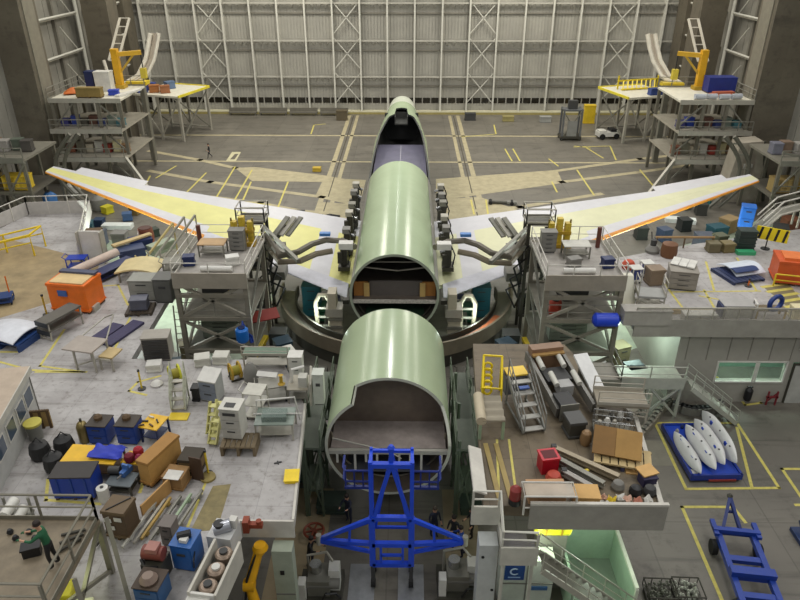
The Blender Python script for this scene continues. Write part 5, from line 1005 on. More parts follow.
MB().b(-.8,-.05,-2.2,-1.2,.1,.9).build('front_bin',BLK,t); MB().b(-.85,0,-2.25,-2.2,.1,.95).build('front_plate',STEEL,t)
t=crate('steel_box','dark open steel box at the near end of the drilling machine','box',D(573,433),10,.7,.8,.8,DSTEEL,mat((70,70,68),.5),skid=False)
t=thing('white_cover','long white panel cover standing tilted right of the drilling machine','cover',D(585,392),14); MB().box((0,.3,.9),(.7,2.2,.12),rx=.35).box((0,-.85,.35),(.7,.1,.6)).build('panel',mat((216,216,214),.45),t); MB().b(-.3,.3,.6,.8,0,1.0).build('support',STEEL,t)
t=platform('scaffold','low pale scaffold frame with rails right of the drilling machine','scaffold',D(603,414),-4,2.2,1.2,.9,mat((176,170,156),.5),mat((140,132,116),.6),.7,'fb',legw=.07)
t=thing('wire_basket','chrome wire basket cart full of metal parts by the platform edge','basket cart',D(611,434),-10); wheels(t,1.6,.9)
mb=MB()
for z in (.3,.6,.9): mb.tube([(-.8,-.45,z),(.8,-.45,z),(.8,.45,z),(-.8,.45,z)],.025,5,True)
for i in range(9):
    x=-.8+i*.2
    for y in (-.45,.45): mb.beam((x,y,.2),(x,y,.9),.02)
mb.build('basket',CHROME,t); MB().b(-.8,.8,-.45,.45,.2,.26).build('base',STEEL,t)
for k in range(6): one('metal_part','small metal bracket lying in the chrome wire basket','bracket',D(602+k*3.6,433-(k%3)*2.5,DK+.27),k*40,MB().lathe([(.14,0),(.16,.2),(.08,.4)],n=7),(LSTEEL,WHITE,CHROME)[k%3],'brackets in the wire basket')
one('brown_valve','brown round valve body left of the chrome wire basket','valve',D(584,441),0,MB().lathe([(.2,0),(.26,.25),(.2,.6),(.1,.7)],n=12),mat((140,110,74),.5))
t=pallet('blue_pallet','dark violet blue pallet under the tilted cardboard sheet','pallet',D(611,462),-14,2.3,1.2,.3,mat((58,56,86),.6),board=TAN)
t=thing('cardboard_sheet','large brown cardboard sheet tilted on the dark pallet','cardboard',D(611,456,DK+.35),-16); MB().box((-.35,.1,.3),(.9,1.4,.05),rx=.3).build('dark_half',mat((124,92,48),.8),t); MB().box((.6,.1,.3),(1.05,1.4,.05),rx=.3).build('light_half',mat((150,116,62),.8),t); MB().b(-.7,1.0,.5,.6,-.03,.45).build('prop',WOOD,t)
for k,px in enumerate(((645,480),(634,470))): one('wood_board',('upper pale wooden board','lower pale wooden board')[k]+' lying by the platform kerb','board',D(px[0],px[1],DK+.45-.45*k),20-30*k,MB().b(-.35,.35,-.3,.3,0,.06),mat((200,160,100),.7))
crate('board_box','dark blue box under the pale wooden boards','box',D(645,480),10,.55,.5,.38,mat((44,40,70),.6),rim=False,skid=False)
for k,px in enumerate(((622,489),(635,494),(649,494))): one('dark_bag',('grey bag near the platform kerb','black bag at the front corner of the platform','dark grey bag nearest the platform kerb')[k],'bag',D(*px),20*k,MB().lathe([(.22,0),(.27,.15),(.2,.35),(.05,.43)],n=9),(GREY,BLK,DGREY)[k])
for k,(a,b) in enumerate((((552,452),(618,482)),((556,463),(603,489)),((562,476),(592,493)))):
    pa=D(*a)+Vector((0,0,.12)); pb=D(*b)+Vector((0,0,.12)); q=thing('steel_profile',('longest rear steel beam','middle steel beam','shortest front steel beam')[k]+' lying aslant on the front platform','profile',(pa+pb)/2); h=(pb-pa)/2
    MB().beam(-h,h,.24,.06).beam(-h+Vector((0,0,.1)),h+Vector((0,0,.1)),.08,.16).beam(-h+Vector((0,0,.2)),h+Vector((0,0,.2)),.22,.05).build('profile',(mat((146,134,112),.4,.3),STEEL,mat((140,136,130),.4,.3))[k],q); MB().box(-h+Vector((.05,0,.1)),(.2,.2,.3)).build('end_clamp',DGREY,q)
one('yellow_block','small yellow block between the long steel beams','block',D(584,470),20,MB().b(-.12,.12,-.06,.06,0,.2),mat((214,190,60),.5))
simple('red_bin','red plastic bin in the middle of the front platform','bin',D(547,469),10,[('body',MB().b(-.34,.34,-.3,.3,0,.75),mat((166,16,36),.4)),('rim',MB().b(-.38,.38,-.34,.34,.7,.78),mat((190,26,44),.4)),('inside',MB().b(-.28,.28,-.24,.24,.78,.785),mat((90,10,20),.6))])  # inside is a darker red sheet, shade of the hollow put into its colour
one('red_bag','salmon red bag in front of the red bin','bag',D(555,478,DK),0,MB().lathe([(.28,0),(.33,.2),(.25,.42),(.08,.5)],n=9),mat((186,74,58),.6))
simple('red_extinguisher','dull red cylinder at the left end of the white bench frame','extinguisher',D(523,503),0,[('body',MB().lathe([(.2,0),(.22,.1),(.22,.7),(.08,.85)],n=14),mat((140,50,46),.5)),('base',MB().cyl((0,0,0),.24,.25,12),BLK)])
t=thing('white_bench','white tubular bench frame with a clear top at the platform front','bench',D(547,508),0); wf=mat((206,204,196),.4)
MB().tube([(-.95,-.35,.9),(.95,-.35,.9),(.95,.4,.9),(-.95,.4,.9)],.04,6,True).tube([(-.95,-.35,.35),(.95,-.35,.35)],.03,6).build('frame',wf,t)
for x in (-.95,.95):
    for y in (-.35,.4): MB().tube([(x,y,0),(x,y,.9)],.04,6).build('leg',wf,t)
MB().b(-.9,.9,-.3,.35,.87,.9).build('top',mat((190,178,160),.3,alpha=.6),t)
crate('carton','open tan carton behind the white bench frame','carton',D(545,497),2,1.4,.7,.5,mat((190,150,112),.8),rim=False,skid=False)
crate('carton','plain tan carton right of the white bench frame','carton',D(577,502),-2,.9,.7,.5,mat((204,164,104),.8),rim=False,skid=False)
for k in range(7): one('paper_scrap','crumpled scrap of wrapping lying along the front edge of the platform','wrapping',D(594+k*8.4,503-(k%2)*2,DK+.05),k*30,MB().slab(lambda u,v,k=k:((u-.5)*.32,(v-.5)*.3,.14+.12*math.sin(6*u+k)*math.cos(5*v)),6,6,.03),(WHITE,mat((200,160,140),.7),YEL,WHITE,mat((206,170,150),.7),mat((180,120,100),.7),WHITE)[k],'wrapping scraps on the platform edge')
# left edge of the front platform
t=thing('roller_shutter_bench','beige slatted roll on a pale green stand at the rear left of the front platform','bench',D(487,424),0); MB().tube([(-.4,-1.1,1.0),(-.4,.6,1.1)],.22,12).build('roll',mat((186,174,148),.6),t); MB().slab(lambda u,v:(-.35+u*.95,-1.1+v*1.7,1.05+.06*math.sin(20*v)),3,24,.08).build('slats',mat((146,138,120),.6),t)
for x in (-.42,.55):
    for y in (-1.,.5): MB().b(x-.06,x+.06,y-.06,y+.06,0,.95).build('leg',PGREEN,t)
t=thing('white_side_panel','white slanting side panel along the left kerb of the front platform','panel',D(479,498),0); MB().box((0,1.1,.45),(.55,2.6,.08),ry=.35).build('panel',mat((204,200,190),.5),t); MB().b(-.15,.2,0,.1,0,.4).build('foot',STEEL,t); MB().b(-.15,.2,2.1,2.2,0,.4).build('foot',STEEL,t)
for k,px in enumerate(((492,470),(503,470))): one('floor_batten',('left','right')[k]+' long tan batten strip on the floor of the front platform','batten',D(*px),4,MB().b(-.1,.1,-1.6,1.6,0,.05),mat((158,138,84),.6))
# below the platform front
t=thing('entry_stair','white folded landing with rails at the front left of the platform','landing',(3.7,19.3,0)); ws=mat((196,194,182),.5)
MB().b(-.4,.7,-.06,.04,4.6,5.5).build('upper_fascia',ws,t); MB().b(.65,.73,-1.05,.0,3.9,4.7).build('side_fascia',ws,t); MB().b(.65,2.05,-1.1,-1.02,3.6,4.5).build('front_fascia',ws,t); MB().b(.73,2.0,-1.02,-.5,4.1,4.2).b(.73,1.75,-.5,-.02,4.1,4.2).build('deck',mat((140,136,140),.5),t)
MB().tube([(-.4,-.05,6.3),(.65,-.05,6.3),(.7,-1.05,5.3),(2.0,-1.05,5.25)],.05,6).tube([(-.4,-.05,5.9),(.65,-.05,5.9),(.7,-1.05,4.9),(2.0,-1.05,4.85)],.04,6).build('hand_rail',mat((220,218,206),.4),t)
for x,y,z in ((-.36,-.05,5.5),(.62,-.05,5.5),(.7,-1.0,4.5),(1.98,-1.05,4.4)): MB().b(x-.04,x+.04,y-.04,y+.04,z,z+.75).build('rail_post',ws,t)
for x in (.8,1.9): MB().b(x-.06,x+.06,-1.0,-.88,0,4.1).build('leg',ws,t)
t=steps('long_stair','long steel stair running down from the white landing to the lower right','stair',(10.4,18.05,0),91,.9,4.6,4.1,16,mat((166,164,150),.5),treadm=mat((96,94,84),.5),base=False)
t=thing('machine_post','tall white machine post with dark bolt holes below the platform','post',(3.95,18.85,0)); MB().prismx([(-.35,0),(.35,0),(.35,4.3),(-.35,4.3)],-.36,.36).build('shaft',mat((186,190,188),.4),t)
for x,z in ((-.2,3.7),(.25,1.9),(-.25,1.2)): MB().tube([(x,-.38,z),(x,-.33,z)],.06,10).build('bolt_hole',BLK,t)
t=thing('white_cabinet','white double cabinet with a blue sign panel below the white landing','cabinet',(5.5,19.95,0)); MB().b(-.85,1.3,-.35,.4,0,2.5).build('body',mat((196,202,192),.45),t); MB().b(-.85,1.3,-.38,-.35,1.2,1.26).b(.2,.25,-.38,-.35,0,2.5).build('seam',GREY,t)
MB().b(-.7,.1,-.42,-.38,1.5,2.35).build('blue_sign',mat((20,62,130),.4),t)
mb=MB(); 
for k in range(15): a=math.radians(50+k*18); b=math.radians(50+(k+1)*18); mb.add([(-.3+r*math.cos(t_),-.425,1.98+r*math.sin(t_)*1.0) for t_ in (a,b) for r in (.13,.2)],[(0,1,3,2)])
mb.build('sign_letter',mat((196,214,240),.5),t); MB().b(-.55,-.05,-.426,-.42,1.62,1.68).build('sign_line',mat((150,176,220),.5),t)
MB().b(.45,1.1,-.42,-.38,.9,1.1).build('blue_label',mat((60,100,150),.5),t)
simple('yellow_tank','bright yellow green tank under the platform front, behind the long stair','tank',(7.0,20.5,2.9),0,[('body',MB().tube([(-.75,0,.5),(-.65,0,.5),(.65,0,.5),(.75,0,.5)],[.3,.45,.45,.3],16),mat((226,220,50),.4)),('stand',MB().b(-.6,.6,-.3,.3,-2.9,.15),STEEL),('bands',MB().tube([(-.35,0,.5),(-.28,0,.5)],.47,16).tube([(.28,0,.5),(.35,0,.5)],.47,16),DYEL)])
crate('green_machine_box','pale green machine case under the front platform','case',(8.3,23.3,0),0,1.6,1.2,2.4,mat((150,176,150),.5),skid=False)
cabinet('shelf_unit','grey shelf unit under the front platform right of the yellow tank','shelf',(9.6,23.2,0),0,1.0,.8,3.4,mat((110,120,110),.5),5)
t=thing('green_container','open pale green container at the foot of the long stair','container',(8.7,20.2,0),0); gc=mat((150,172,150),.5); z1=1.9
MB().b(1.15,1.25,-1.6,1.6,0,z1).build('right_wall',gc,t); MB().b(-1.3,-1.2,-1.5,1.6,0,z1).build('left_wall',gc,t); MB().b(-1.2,1.15,1.5,1.6,0,z1).build('rear_wall',gc,t); MB().b(-1.2,1.15,-1.6,1.5,0,.1).build('floor_panel',mat((120,132,118),.6),t); MB().beam((1.2,-1.6,z1),(1.2,1.6,z1),.14).beam((-1.25,1.55,z1),(1.2,1.55,z1),.12).beam((1.2,-1.6,0),(1.2,-1.6,z1),.12).build('rim',mat((196,200,184),.4),t)
# ================================================================ LOWER RIGHT FLOOR
bp_=mat((26,62,168),.35)
t=thing('panel_dolly','flat bright blue dolly carrying white fairing panels on the dark floor','dolly',(16.45,28.8,0),2); MB().b(-1.3,1.3,-2.05,2.05,.25,.4).build('deck',bp_,t)
for x in (-1.26,1.26): MB().b(x-.06,x+.06,-2.1,2.1,.15,.48).build('edge',mat((22,50,140),.4),t)
for y in (-2.05,2.05): MB().b(-1.3,1.3,y-.06,y+.06,.15,.48).build('edge',mat((22,50,140),.4),t)
wheels(t,2.5,3.8,.13); MB().b(-1.2,-.9,-1.9,-1.6,.4,.44).build('white_label',WHITE,t); MB().b(-.4,1.,-2.16,-2.11,.1,.2).build('red_bar',mat((150,60,50),.5),t)
def fairing(lb,loc,rz,l,w,tilt):
    t=thing('fairing_panel',lb,'panel',loc,rz); wm=mat((206,206,204),.4,var=.05)
    def pr(v): return (1-abs(2*v-1)**3.2)
    def P(u,v): q=pr(v)*.97+.03; x=(u-.5)*w*q; return (x*math.cos(tilt),(v-.5)*l,.1+.3*math.sin(PI*u)*q+(x+w/2)*math.sin(tilt))
    MB().slab(P,8,26,.05).build('skin',wm,t)
    mb=MB()
    for v in (.2,.4,.6,.8): p=Vector(P(.5,v)); mb.lathe([(.05,0),(.05,.03)],p,8)
    mb_=[MB().lathe([(.05,0),(.05,.03)],Vector(P(.5,v)),8) for v in (.22,.5,.78)]
    for m_ in mb_: m_.build('latch',DGREY,t)
    for v in (.3,.7): p=P(.5,v); MB().b(p[0]-.1,p[0]+.1,p[1]-.1,p[1]+.1,-.02 if tilt<.3 else -.02,p[2]-.05).build('rest',bp_,t)
    return t
fairing('white fairing panel leftmost on the blue dolly, lowest of the group',(15.75,28.3,.44),4,3.3,.7,.3)
fairing('white fairing panel second from left on the blue dolly',(16.3,28.6,.5),4,3.6,.75,.5)
fairing('white fairing panel third from left, dark blue strip at its side',(16.85,28.9,.5),3,3.7,.85,.8)
t=fairing('white fairing panel rightmost on the blue dolly, standing highest',(17.45,29.2,.5),2,4.3,.95,1.05); MB().b(-.46,-.42,.2,1.2,.05,.25).build('blue_strip',DBLUE,t)
for k in range(4): one('bolt_box','small metal fitting at the far left corner of the blue dolly','fitting',G(677+k*5,432-(k%2)*4,.41),k*20,MB().lathe([(.09,0),(.11,.1),(.05,.2)],n=8),(LSTEEL,DBLUE)[k%2],'fittings on the blue dolly')
t=thing('blue_trailer','blue steel towing trailer frame with a raised drawbar on the dark floor','trailer',(15.35,20.5,0),-7); tb=mat((26,58,146),.4)
for x in (-.75,.75): MB().b(x-.12,x+.12,-2.9,2.3,.65,.9).build('side_beam',tb,t)
for y,h in ((2.2,.25),(.6,.2),(-.3,.3),(-1.3,.2),(-2.8,.3)): MB().b(-.75,.75,y-.14,y+.14,.65,.65+h).build('cross_beam',tb,t)
MB().b(-1.,1.,1.9,2.1,.9,1.1).b(-1.,-.8,1.7,2.6,.9,1.05).b(.8,1.,1.7,2.6,.9,1.05).build('bolster',tb,t); MB().b(-.9,.9,-.5,-.1,.9,1.15).build('middle_bolster',tb,t)
MB().beam((-.5,2.2,.75),(-.05,3.4,1.7),.14).beam((.3,2.2,.75),(-.05,3.4,1.7),.14).beam((-.25,3.,1.2),(.1,3.,1.2),.1).build('drawbar',mat((34,50,110),.4),t); MB().lathe([(.1,0),(.14,.1),(.06,.2)],(-.05,3.45,1.65),10).build('tow_eye',DSTEEL,t)
for x in (-.95,.95):
    for y in (1.6,-1.9): MB().tube([(x-.12,y,.34),(x+.12,y,.34)],.34,16).build('wheel',RUB,t)
MB().b(-.5,.5,-1.9,-1.8,.7,.75).beam((-.5,-1.8,.75),(.5,-2.4,.75),.1).build('cross_tie',tb,t); MB().tube([(-.75,-1.4,.8),(-1.3,-1.5,.3),(-1.5,-1.9,.05)],.05,6).build('cable',BLK,t)
for k,px in enumerate(((658,598),(684,597))):
    t=thing('wire_crate',('left wire crate full of dark fittings at the bottom edge','right wire crate full of pale fittings at the bottom edge')[k],'crate',G(px[0],px[1],0),-2); wheels(t,1.1,.9,.08); MB().b(-.55,.55,-.5,.5,.16,.22).build('base',DSTEEL,t)
    MB().tube([(-.55,-.5,.6),(.55,-.5,.6),(.55,.5,.6),(-.55,.5,.6)],.04,6,True).build('rim',DSTEEL,t)
    mb=MB()
    for x in (-.55,-.2,.2,.55):
        for y in (-.5,.5): mb.beam((x,y,.2),(x,y,.6),.03)
    mb.build('wire_frame',DSTEEL,t)
    mb=MB()
    for j in range(60): mb.lathe([(.05,0),(.07,.05),(.03,.12)],(random.uniform(-.48,.48),random.uniform(-.42,.42),.22+random.uniform(0,.25)),6)
    f=tag(mb.build('fittings',(mat((110,112,100),.4,.4,var=.4,scale=12),mat((170,172,160),.4,.4,var=.4,scale=12))[k]),'heap of loose metal fittings in the %s wire crate'%('left','right')[k],'fittings'); f['kind']='stuff'; f.location=t.location
simple('blue_jack','blue floor jack at the right edge beside the yellow floor lines','jack',G(801,538,0),0,[('base',MB().b(-.3,.3,-.5,.5,0,.2),mat((30,50,90),.4)),('arm',MB().beam((0,-.3,.2),(0,.4,.7),.14),mat((30,50,90),.4))])
# ================================================================ REAR DOCKS
tp=mat((206,202,186),.55); ye=mat((222,206,60),.5)
for s,nm in ((-1,'left'),(1,'right')):
    cx=-27.2 if s<0 else 26.2
    t=thing('tailplane_table','large white topped steel table with yellow edges at the %s rear of the hall'%nm,'table',(s*31.7,95.3,0),s*17); W=3.5
    MB().b(-W,W,-3.2,4.2,5.75,6.0).build('tabletop',tp,t); MB().b(-W-.05,W+.05,4.2,4.3,5.8,6.15).b(-s*W-.08,-s*W+.08,-3.2,4.3,5.8,6.1).build('yellow_edge',ye,t)
    for x in (-W+.3,0,W-.3):
        for y in (-2.9,3.9): MB().b(x-.15,x+.15,y-.15,y+.15,0,5.75).build('leg',LSTEEL,t)
    for y in (-2.9,3.9): MB().beam((-W+.3,y,.4),(W-.3,y,.4),.18).beam((-W+.3,y,5.4),(0,y,.6),.16).beam((0,y,.6),(W-.3,y,5.4),.16).build('cross_brace',LSTEEL,t)
    for x in (-W+.3,W-.3): MB().beam((x,-2.9,.4),(x,3.9,5.4),.16).beam((x,-2.9,5.4),(x,3.9,.4),.14).build('side_brace',STEEL,t)
    # things on the table
    if s<0:
        for k,(dx,dy,c) in enumerate(((-2.6,-.4,(60,76,140)),(-1.1,-1.6,(170,110,60)),(.4,-1.5,(150,96,60)),(-2.7,-2.2,(70,84,150)),(-.7,1.2,(90,110,140)))):
            crate('parts_crate',('slate blue crate at the outer end of the left rear table','orange brown crate in the middle of the left rear table','reddish crate right of the orange brown one on the left rear table','blue crate at the near outer corner of the left rear table','grey blue crate behind the others on the left rear table')[k],'crate',Vector((-31.7,95.3,6.0))+Matrix.Rotation(math.radians(-17),3,'Z')@Vector((dx,dy,.015)),k*12,1.2,.9,.9,mat(c,.5),skid=False)
    else:
        t=thing('yellow_rail_rack','yellow slatted rack standing on the right rear table','rack',(32.3,97.2,6.015),17)
        for k in range(8): MB().beam((-2.8+k*.7,-.5,.1),(-2.2+k*.7,.5,1.1),.16).build('slat',mat((214,190,30),.45),t)
        MB().beam((-3.0,-.5,.15),(3.2,-.5,.15),.2).beam((-3.0,.5,1.1),(3.2,.5,1.1),.2).beam((-3.0,.5,0),(-3.0,.5,1.8),.16).beam((3.2,.5,0),(3.2,.5,1.6),.16).build('frame',mat((214,190,30),.45),t)
        for k in range(2): crate('blue_crate',('left blue crate','right blue crate')[k]+' at the near edge of the right rear table','crate',(33.0+k*1.4,93.2+.4*k,6.015),17,1.2,.8,.8,mat((50,70,130),.5),skid=False)
    # tall tail dock
    sx=-33.4 if s<0 else 33.0; t=thing('tail_dock','tall three level grey tail dock at the %s side of the hall'%nm,'dock',(sx,77,0)); W=3.8; dm=mat((158,152,138),.6); ds=mat((112,108,96),.5,.2)
    for z,m,d0,d1 in ((9.3,tp,-3.6,4.),(6.3,dm,-4.6,4.),(3.4,dm,-5.2,4.)):
        mb=MB().b(-W,W,d0,d1,z-.2,z); mb.build('level_deck',m,t); MB().b(-W-.05,W+.05,d0-.08,d0,z-.35,z+.12).build('level_edge',LSTEEL,t)
    for x in (-W+.2,-1.2,1.2,W-.2):
        for y in (-3.4,3.8): MB().b(x-.15,x+.15,y-.15,y+.15,0,9.2).build('leg',ds,t)
    for a,b in ((.3,3.2),(3.5,6.1),(6.4,9.)): MB().beam((-W,-3.45,a),(-1.2,-3.45,b),.14).beam((W,-3.45,a),(1.2,-3.45,b),.14).build('cross_brace',STEEL,t)
    for z,d0 in ((6.3,-4.6),(3.4,-5.2)): rails(t,[(-W,d0,z),(W,d0,z)],1.1,STEEL,.05)
    rails(t,[(-W,4,9.3),(W,4,9.3)],1.1,STEEL,.05); rails(t,[(s*W,-3.6,9.3),(s*W,4,9.3)],1.1,STEEL,.05)
    MB().beam((-s*W,-5,3.4),(-s*(W+3.5),-8,.2),.25,.5).build('ramp',LSTEEL,t)
    # gear on the tail dock
    z=9.315
    if s<0:
        crate('brown_crate','brown wooden crate on the near edge of the left tail dock top','crate',(sx+.3,74.4,z),0,2.6,.9,1.0,mat((128,108,58),.7))
        one('orange_cover','orange cover sheet on the outer part of the left tail dock top','cover',(sx-2.3,76.3,z),20,MB().slab(lambda u,v:((u-.5)*2.0,(v-.5)*1.4,.2+.5*math.sin(PI*u)*math.sin(PI*v)),8,8,.08),mat((204,110,50),.6))
        crate('white_crate','tall white box on the left tail dock top behind the brown crate','box',(sx+.4,78.6,z),0,1.7,1.2,2.0,WHITE,skid=False); crate('blue_box','dark blue box left of the tall white box on the left tail dock','box',(sx-1.1,78.4,z),0,.9,1.0,2.0,DBLUE,skid=False); crate('blue_case','small bright blue case at the right end of the left tail dock top','case',(sx+2.3,75.8,z),10,1.0,.8,.5,mat((40,64,170),.5),skid=False)
        one('white_plank','long white plank lying at the right edge of the left tail dock top','plank',(sx+3.6,76.5,z),-15,MB().b(-.3,.3,-2,2,0,.2),WHITE)
    else:
        crate('blue_chest','large dark blue chest on the right tail dock top','chest',(sx+1.9,78.2,z),0,3.0,1.6,1.6,mat((28,44,120),.45),rim=False); one('red_boards','reddish boards lying in front of the blue chest on the right tail dock','boards',(sx+1.6,76.2,z),10,MB().b(-1.4,1.,-.4,.4,0,.25).b(-1.0,1.3,-.2,.5,.25,.4),mat((170,90,60),.6))
        for k in range(4): one('grey_roll','pale grey roll laid along the near edge of the right tail dock top','roll',(sx-1.6+1.3*k,74.2+.15*(k%2),z+.3),4*k,MB().tube([(-.55,0,0),(.55,0,0)],.28,10),mat((170,174,182),.5),'grey rolls on the right tail dock')
    for k in range(14):
        z=(6.315,3.415)[k%2]; c=((60,60,120),(130,80,60),(40,60,140),(120,116,100),(70,66,58),(180,170,150),(90,60,50),(190,186,176),(50,60,110),(150,60,50),(110,120,110),(200,190,150),(60,110,120),(140,110,80))[k]
        crate('stored_case',('violet','rust','blue','grey','dark','pale','maroon','white','navy','red','sage','cream','teal','tan')[k]+' case stored on the %s level of the %s tail dock'%(('middle','lower')[k%2],nm),'case',(sx-3.0+(k//2)*1.0,74.5+.3*(k//2%2),z),(k%3)*6,.8,.7,.7+.14*(k%4),mat(c,.5),skid=False)
    # jib with yellow column
    t=thing('jib_crane','yellow jib crane standing on the %s tail dock'%nm,'crane',(sx+s*-1.6+(0 if s<0 else 1.8),79.6,9.315)); MB().b(-.35,.35,-.35,.35,0,4.2).build('column',mat((212,160,30),.45),t); MB().beam((0,0,3.6),(s*-2.6,1,3.7),.45).build('arm',mat((204,160,40),.45),t); MB().b(-.6,.6,-.6,.6,0,.4).build('base',DYEL,t); MB().beam((0,0,1.4),(s*-1.8,.6,3.5),.22).build('strut',DYEL,t); MB().b(-s*2.5-.3,-s*2.5+.3,.7,1.3,.9,2.0).build('hoist',mat((200,180,60),.5),t); MB().tube([(-s*2.5,1,2.),(-s*2.5,1,3.6)],.06,6).build('chain',BLK,t)
    # curved white boarding arms
    bx=-30.6 if s<0 else 31.0; t=thing('curved_boom','white curved boom rising from the %s tail dock towards the door'%nm,'boom',(bx,82.6,9.32)); MB().b(-.3,.3,-.3,.3,-9.32,0).build('column',STEEL,t); wm=mat((206,200,186),.5)
    pts=[(s*.9,-1.2,.0),(-s*.4,0,1.0),(-s*.2 if s<0 else -.6,1,2.6),(s*-1.2 if s<0 else -1.6,1.6,4.3),(s*-1.9 if s<0 else -2.2,2.,5.6)]
    if s<0: pts=[(-1.2,-1.2,0),(.2,0,.8),(1.0,1,2.4),(1.4,1.6,3.9),(1.7,2.,5.2)]
    else: pts=[(1.0,-1.2,0),(-.4,0,.8),(-1.4,1,2.4),(-1.9,1.6,3.9),(-2.2,2.,5.2)]
    for dx in (-.45,.45): MB().tube([(p[0]+dx,p[1]+.2*dx,p[2]) for p in pts],.26,8).build('side_beam',wm,t)
    mb=MB()
    for a,b in zip(pts[:-1],pts[1:]): mb.beam(Vector(a),Vector(b),.95,.1)
    mb.build('web_plate',mat((170,160,146),.5),t); MB().b(-1.2,1.2,-1.9,-.6,0,.4).build('foot',YEL,t)
    t=thing('lattice_boom','thin white lattice boom leaning behind the %s jib crane'%nm,'boom',(s*34.2,82.8,9.32)); MB().b(-.2,.2,-.2,.2,-9.32,0).build('column',STEEL,t); a=Vector((0,0,0)); b=Vector((-s*2.2 if s>0 else 2.4,2.5,6.8))
    MB().tube([(0,0,0),(s*.6,.6,2.4)],.2,8).build('mast',wm,t)
    q=MB()
    for dx in (0,1.1): q.tube([(dx,.6,2.4),(dx+b.x*.6,b.y,b.z)],.16,6)
    for k in range(6): f=k/5; q.beam((b.x*.6*f,.6+(b.y-.6)*f,2.4+(b.z-2.4)*f),(b.x*.6*f+1.1,.6+(b.y-.6)*f,2.4+(b.z-2.4)*f),.1)
    q.beam((0,.6,2.4),(1.1,.6,2.4),.15); q.build('lattice',wm,t)
    # lower dock at the wing tip
    lx=s*37.8; t=thing('tip_dock','dark low dock with curved ring beyond the %s wing tip'%nm,'dock',(lx,64,0)); W=3.2
    MB().b(-W,W,-2.6,4,6.1,6.3).build('upper_deck',mat((118,114,102),.6),t); MB().b(-W,W,-2.6,3,2.9,3.1).build('lower_deck',mat((96,92,82),.6),t); MB().b(-W,W,-2.7,-2.6,6.0,6.5).build('front_edge',STEEL,t)
    for x in (-W+.2,-1.2,1.2,W-.2):
        for y in (-2.4,3.6): MB().b(x-.14,x+.14,y-.14,y+.14,0,6.1).build('leg',ds,t)
    for x0,x1 in ((-W,-1.2),(-1.2,1.2),(1.2,W)): MB().beam((x0,-2.5,3.2),(x1,-2.5,6.),.14).beam((x1,-2.5,.2),(x0,-2.5,2.9),.14).build('cross_brace',STEEL,t)
    rails(t,[(-W,-2.6,6.3),(W,-2.6,6.3)],1.1,STEEL,.05); rails(t,[(-W,-2.6,3.1),(W,-2.6,3.1)],1.0,ds,.05); MB().beam((-W,-2.5,7.2),(W*.4,-2.4,6.4),.2).build('boom',STEEL,t)
    for k,(dx,c) in enumerate(((-1.6,(150,128,80)),(1.3,(206,176,50)))):
        k2=crate('yellow_crate',('tan slatted crate','yellow slatted crate')[k]+' on the lower level of the dock beyond the %s wing tip'%nm,'crate',(lx+dx,62.9,3.115),0,2.2,1.4,1.3,mat(c,.6),skid=False)
        for i in range(4): MB().b(-1.1+i*.6,-.8+i*.6,-.74,-.7,.15,1.2).build('slat',mat((c[0]+20,c[1]+16,c[2]+10),.6),k2)
    q=thing('curved_ring','dark curved steel ring guard standing between the docks beyond the %s wing tip'%nm,'ring',(s*32.6,66.5,0)); 
    for dx in (0,.9): MB().tube([(s*-(1.2-2.2*math.sin(PI*f)) +s*dx,0,.2+7.2*f) for f in [i/16 for i in range(17)]],.2,6).build('ring_beam',mat((96,94,84),.5,.2),q)
    for f in (.15,.35,.55,.75,.9): x=-(1.2-2.2*math.sin(PI*f)); MB().beam((s*x,0,.2+7.2*f),(s*(x+.9),0,.2+7.2*f),.12).build('rung',STEEL,q)
    for k in range(5): crate('dark_case',('blue grey','brown','white','dull green','black')[k]+' case on the upper level of the dock beyond the %s wing tip'%nm,'case',(lx-2.3+k*1.12,64.5+.5*(k%2),6.315),k*2,.9,.9,1.,mat(((110,110,122),(120,100,84),(150,146,140),(84,92,80),(70,66,62))[k],.6),skid=False)
    for k in range(6): crate('floor_case',('slate','teal','tan','grey','black','rusty')[k]+' case on the floor behind the %s wing tip, near the docks'%nm,'case',(s*(27.0+k*1.9),56.5+2.0*(k%3),0),k*17,1.5,1.2,1.3,mat(((90,96,110),(40,84,96),(150,128,92),(110,108,100),(50,50,50),(120,76,54))[k],.6),skid=False)
# grey tail cone cover on the right
t=thing('cone_cover','big grey tapering fairing cover standing right of the rear floor','cover',(35.6,69.7,0)); MB().prism([(0,0),(1,0),(1,1),(0,1)],0,1)
mb=MB(); pl=[(-2.2,0),(2.0,0),(.7,6.4),(-1.5,6.2)]; n=4; mb.add([(x,-1.2,z) for x,z in pl]+[(x,.9,z) for x,z in pl],[(0,1,2,3),(7,6,5,4)]+[(i,n+i,n+(i+1)%n,(i+1)%n) for i in range(n)]); mb.build('shell',mat((156,148,134),.5),t)
MB().box((-.3,-1.24,3.9),(.9,.06,.4)).build('white_plate',WHITE,t); MB().tube([(2.2,-1.0,.1),(1.75,-.9,3.2),(.9,-.8,6.3)],.18,8).build('edge_ring',DSTEEL,t)
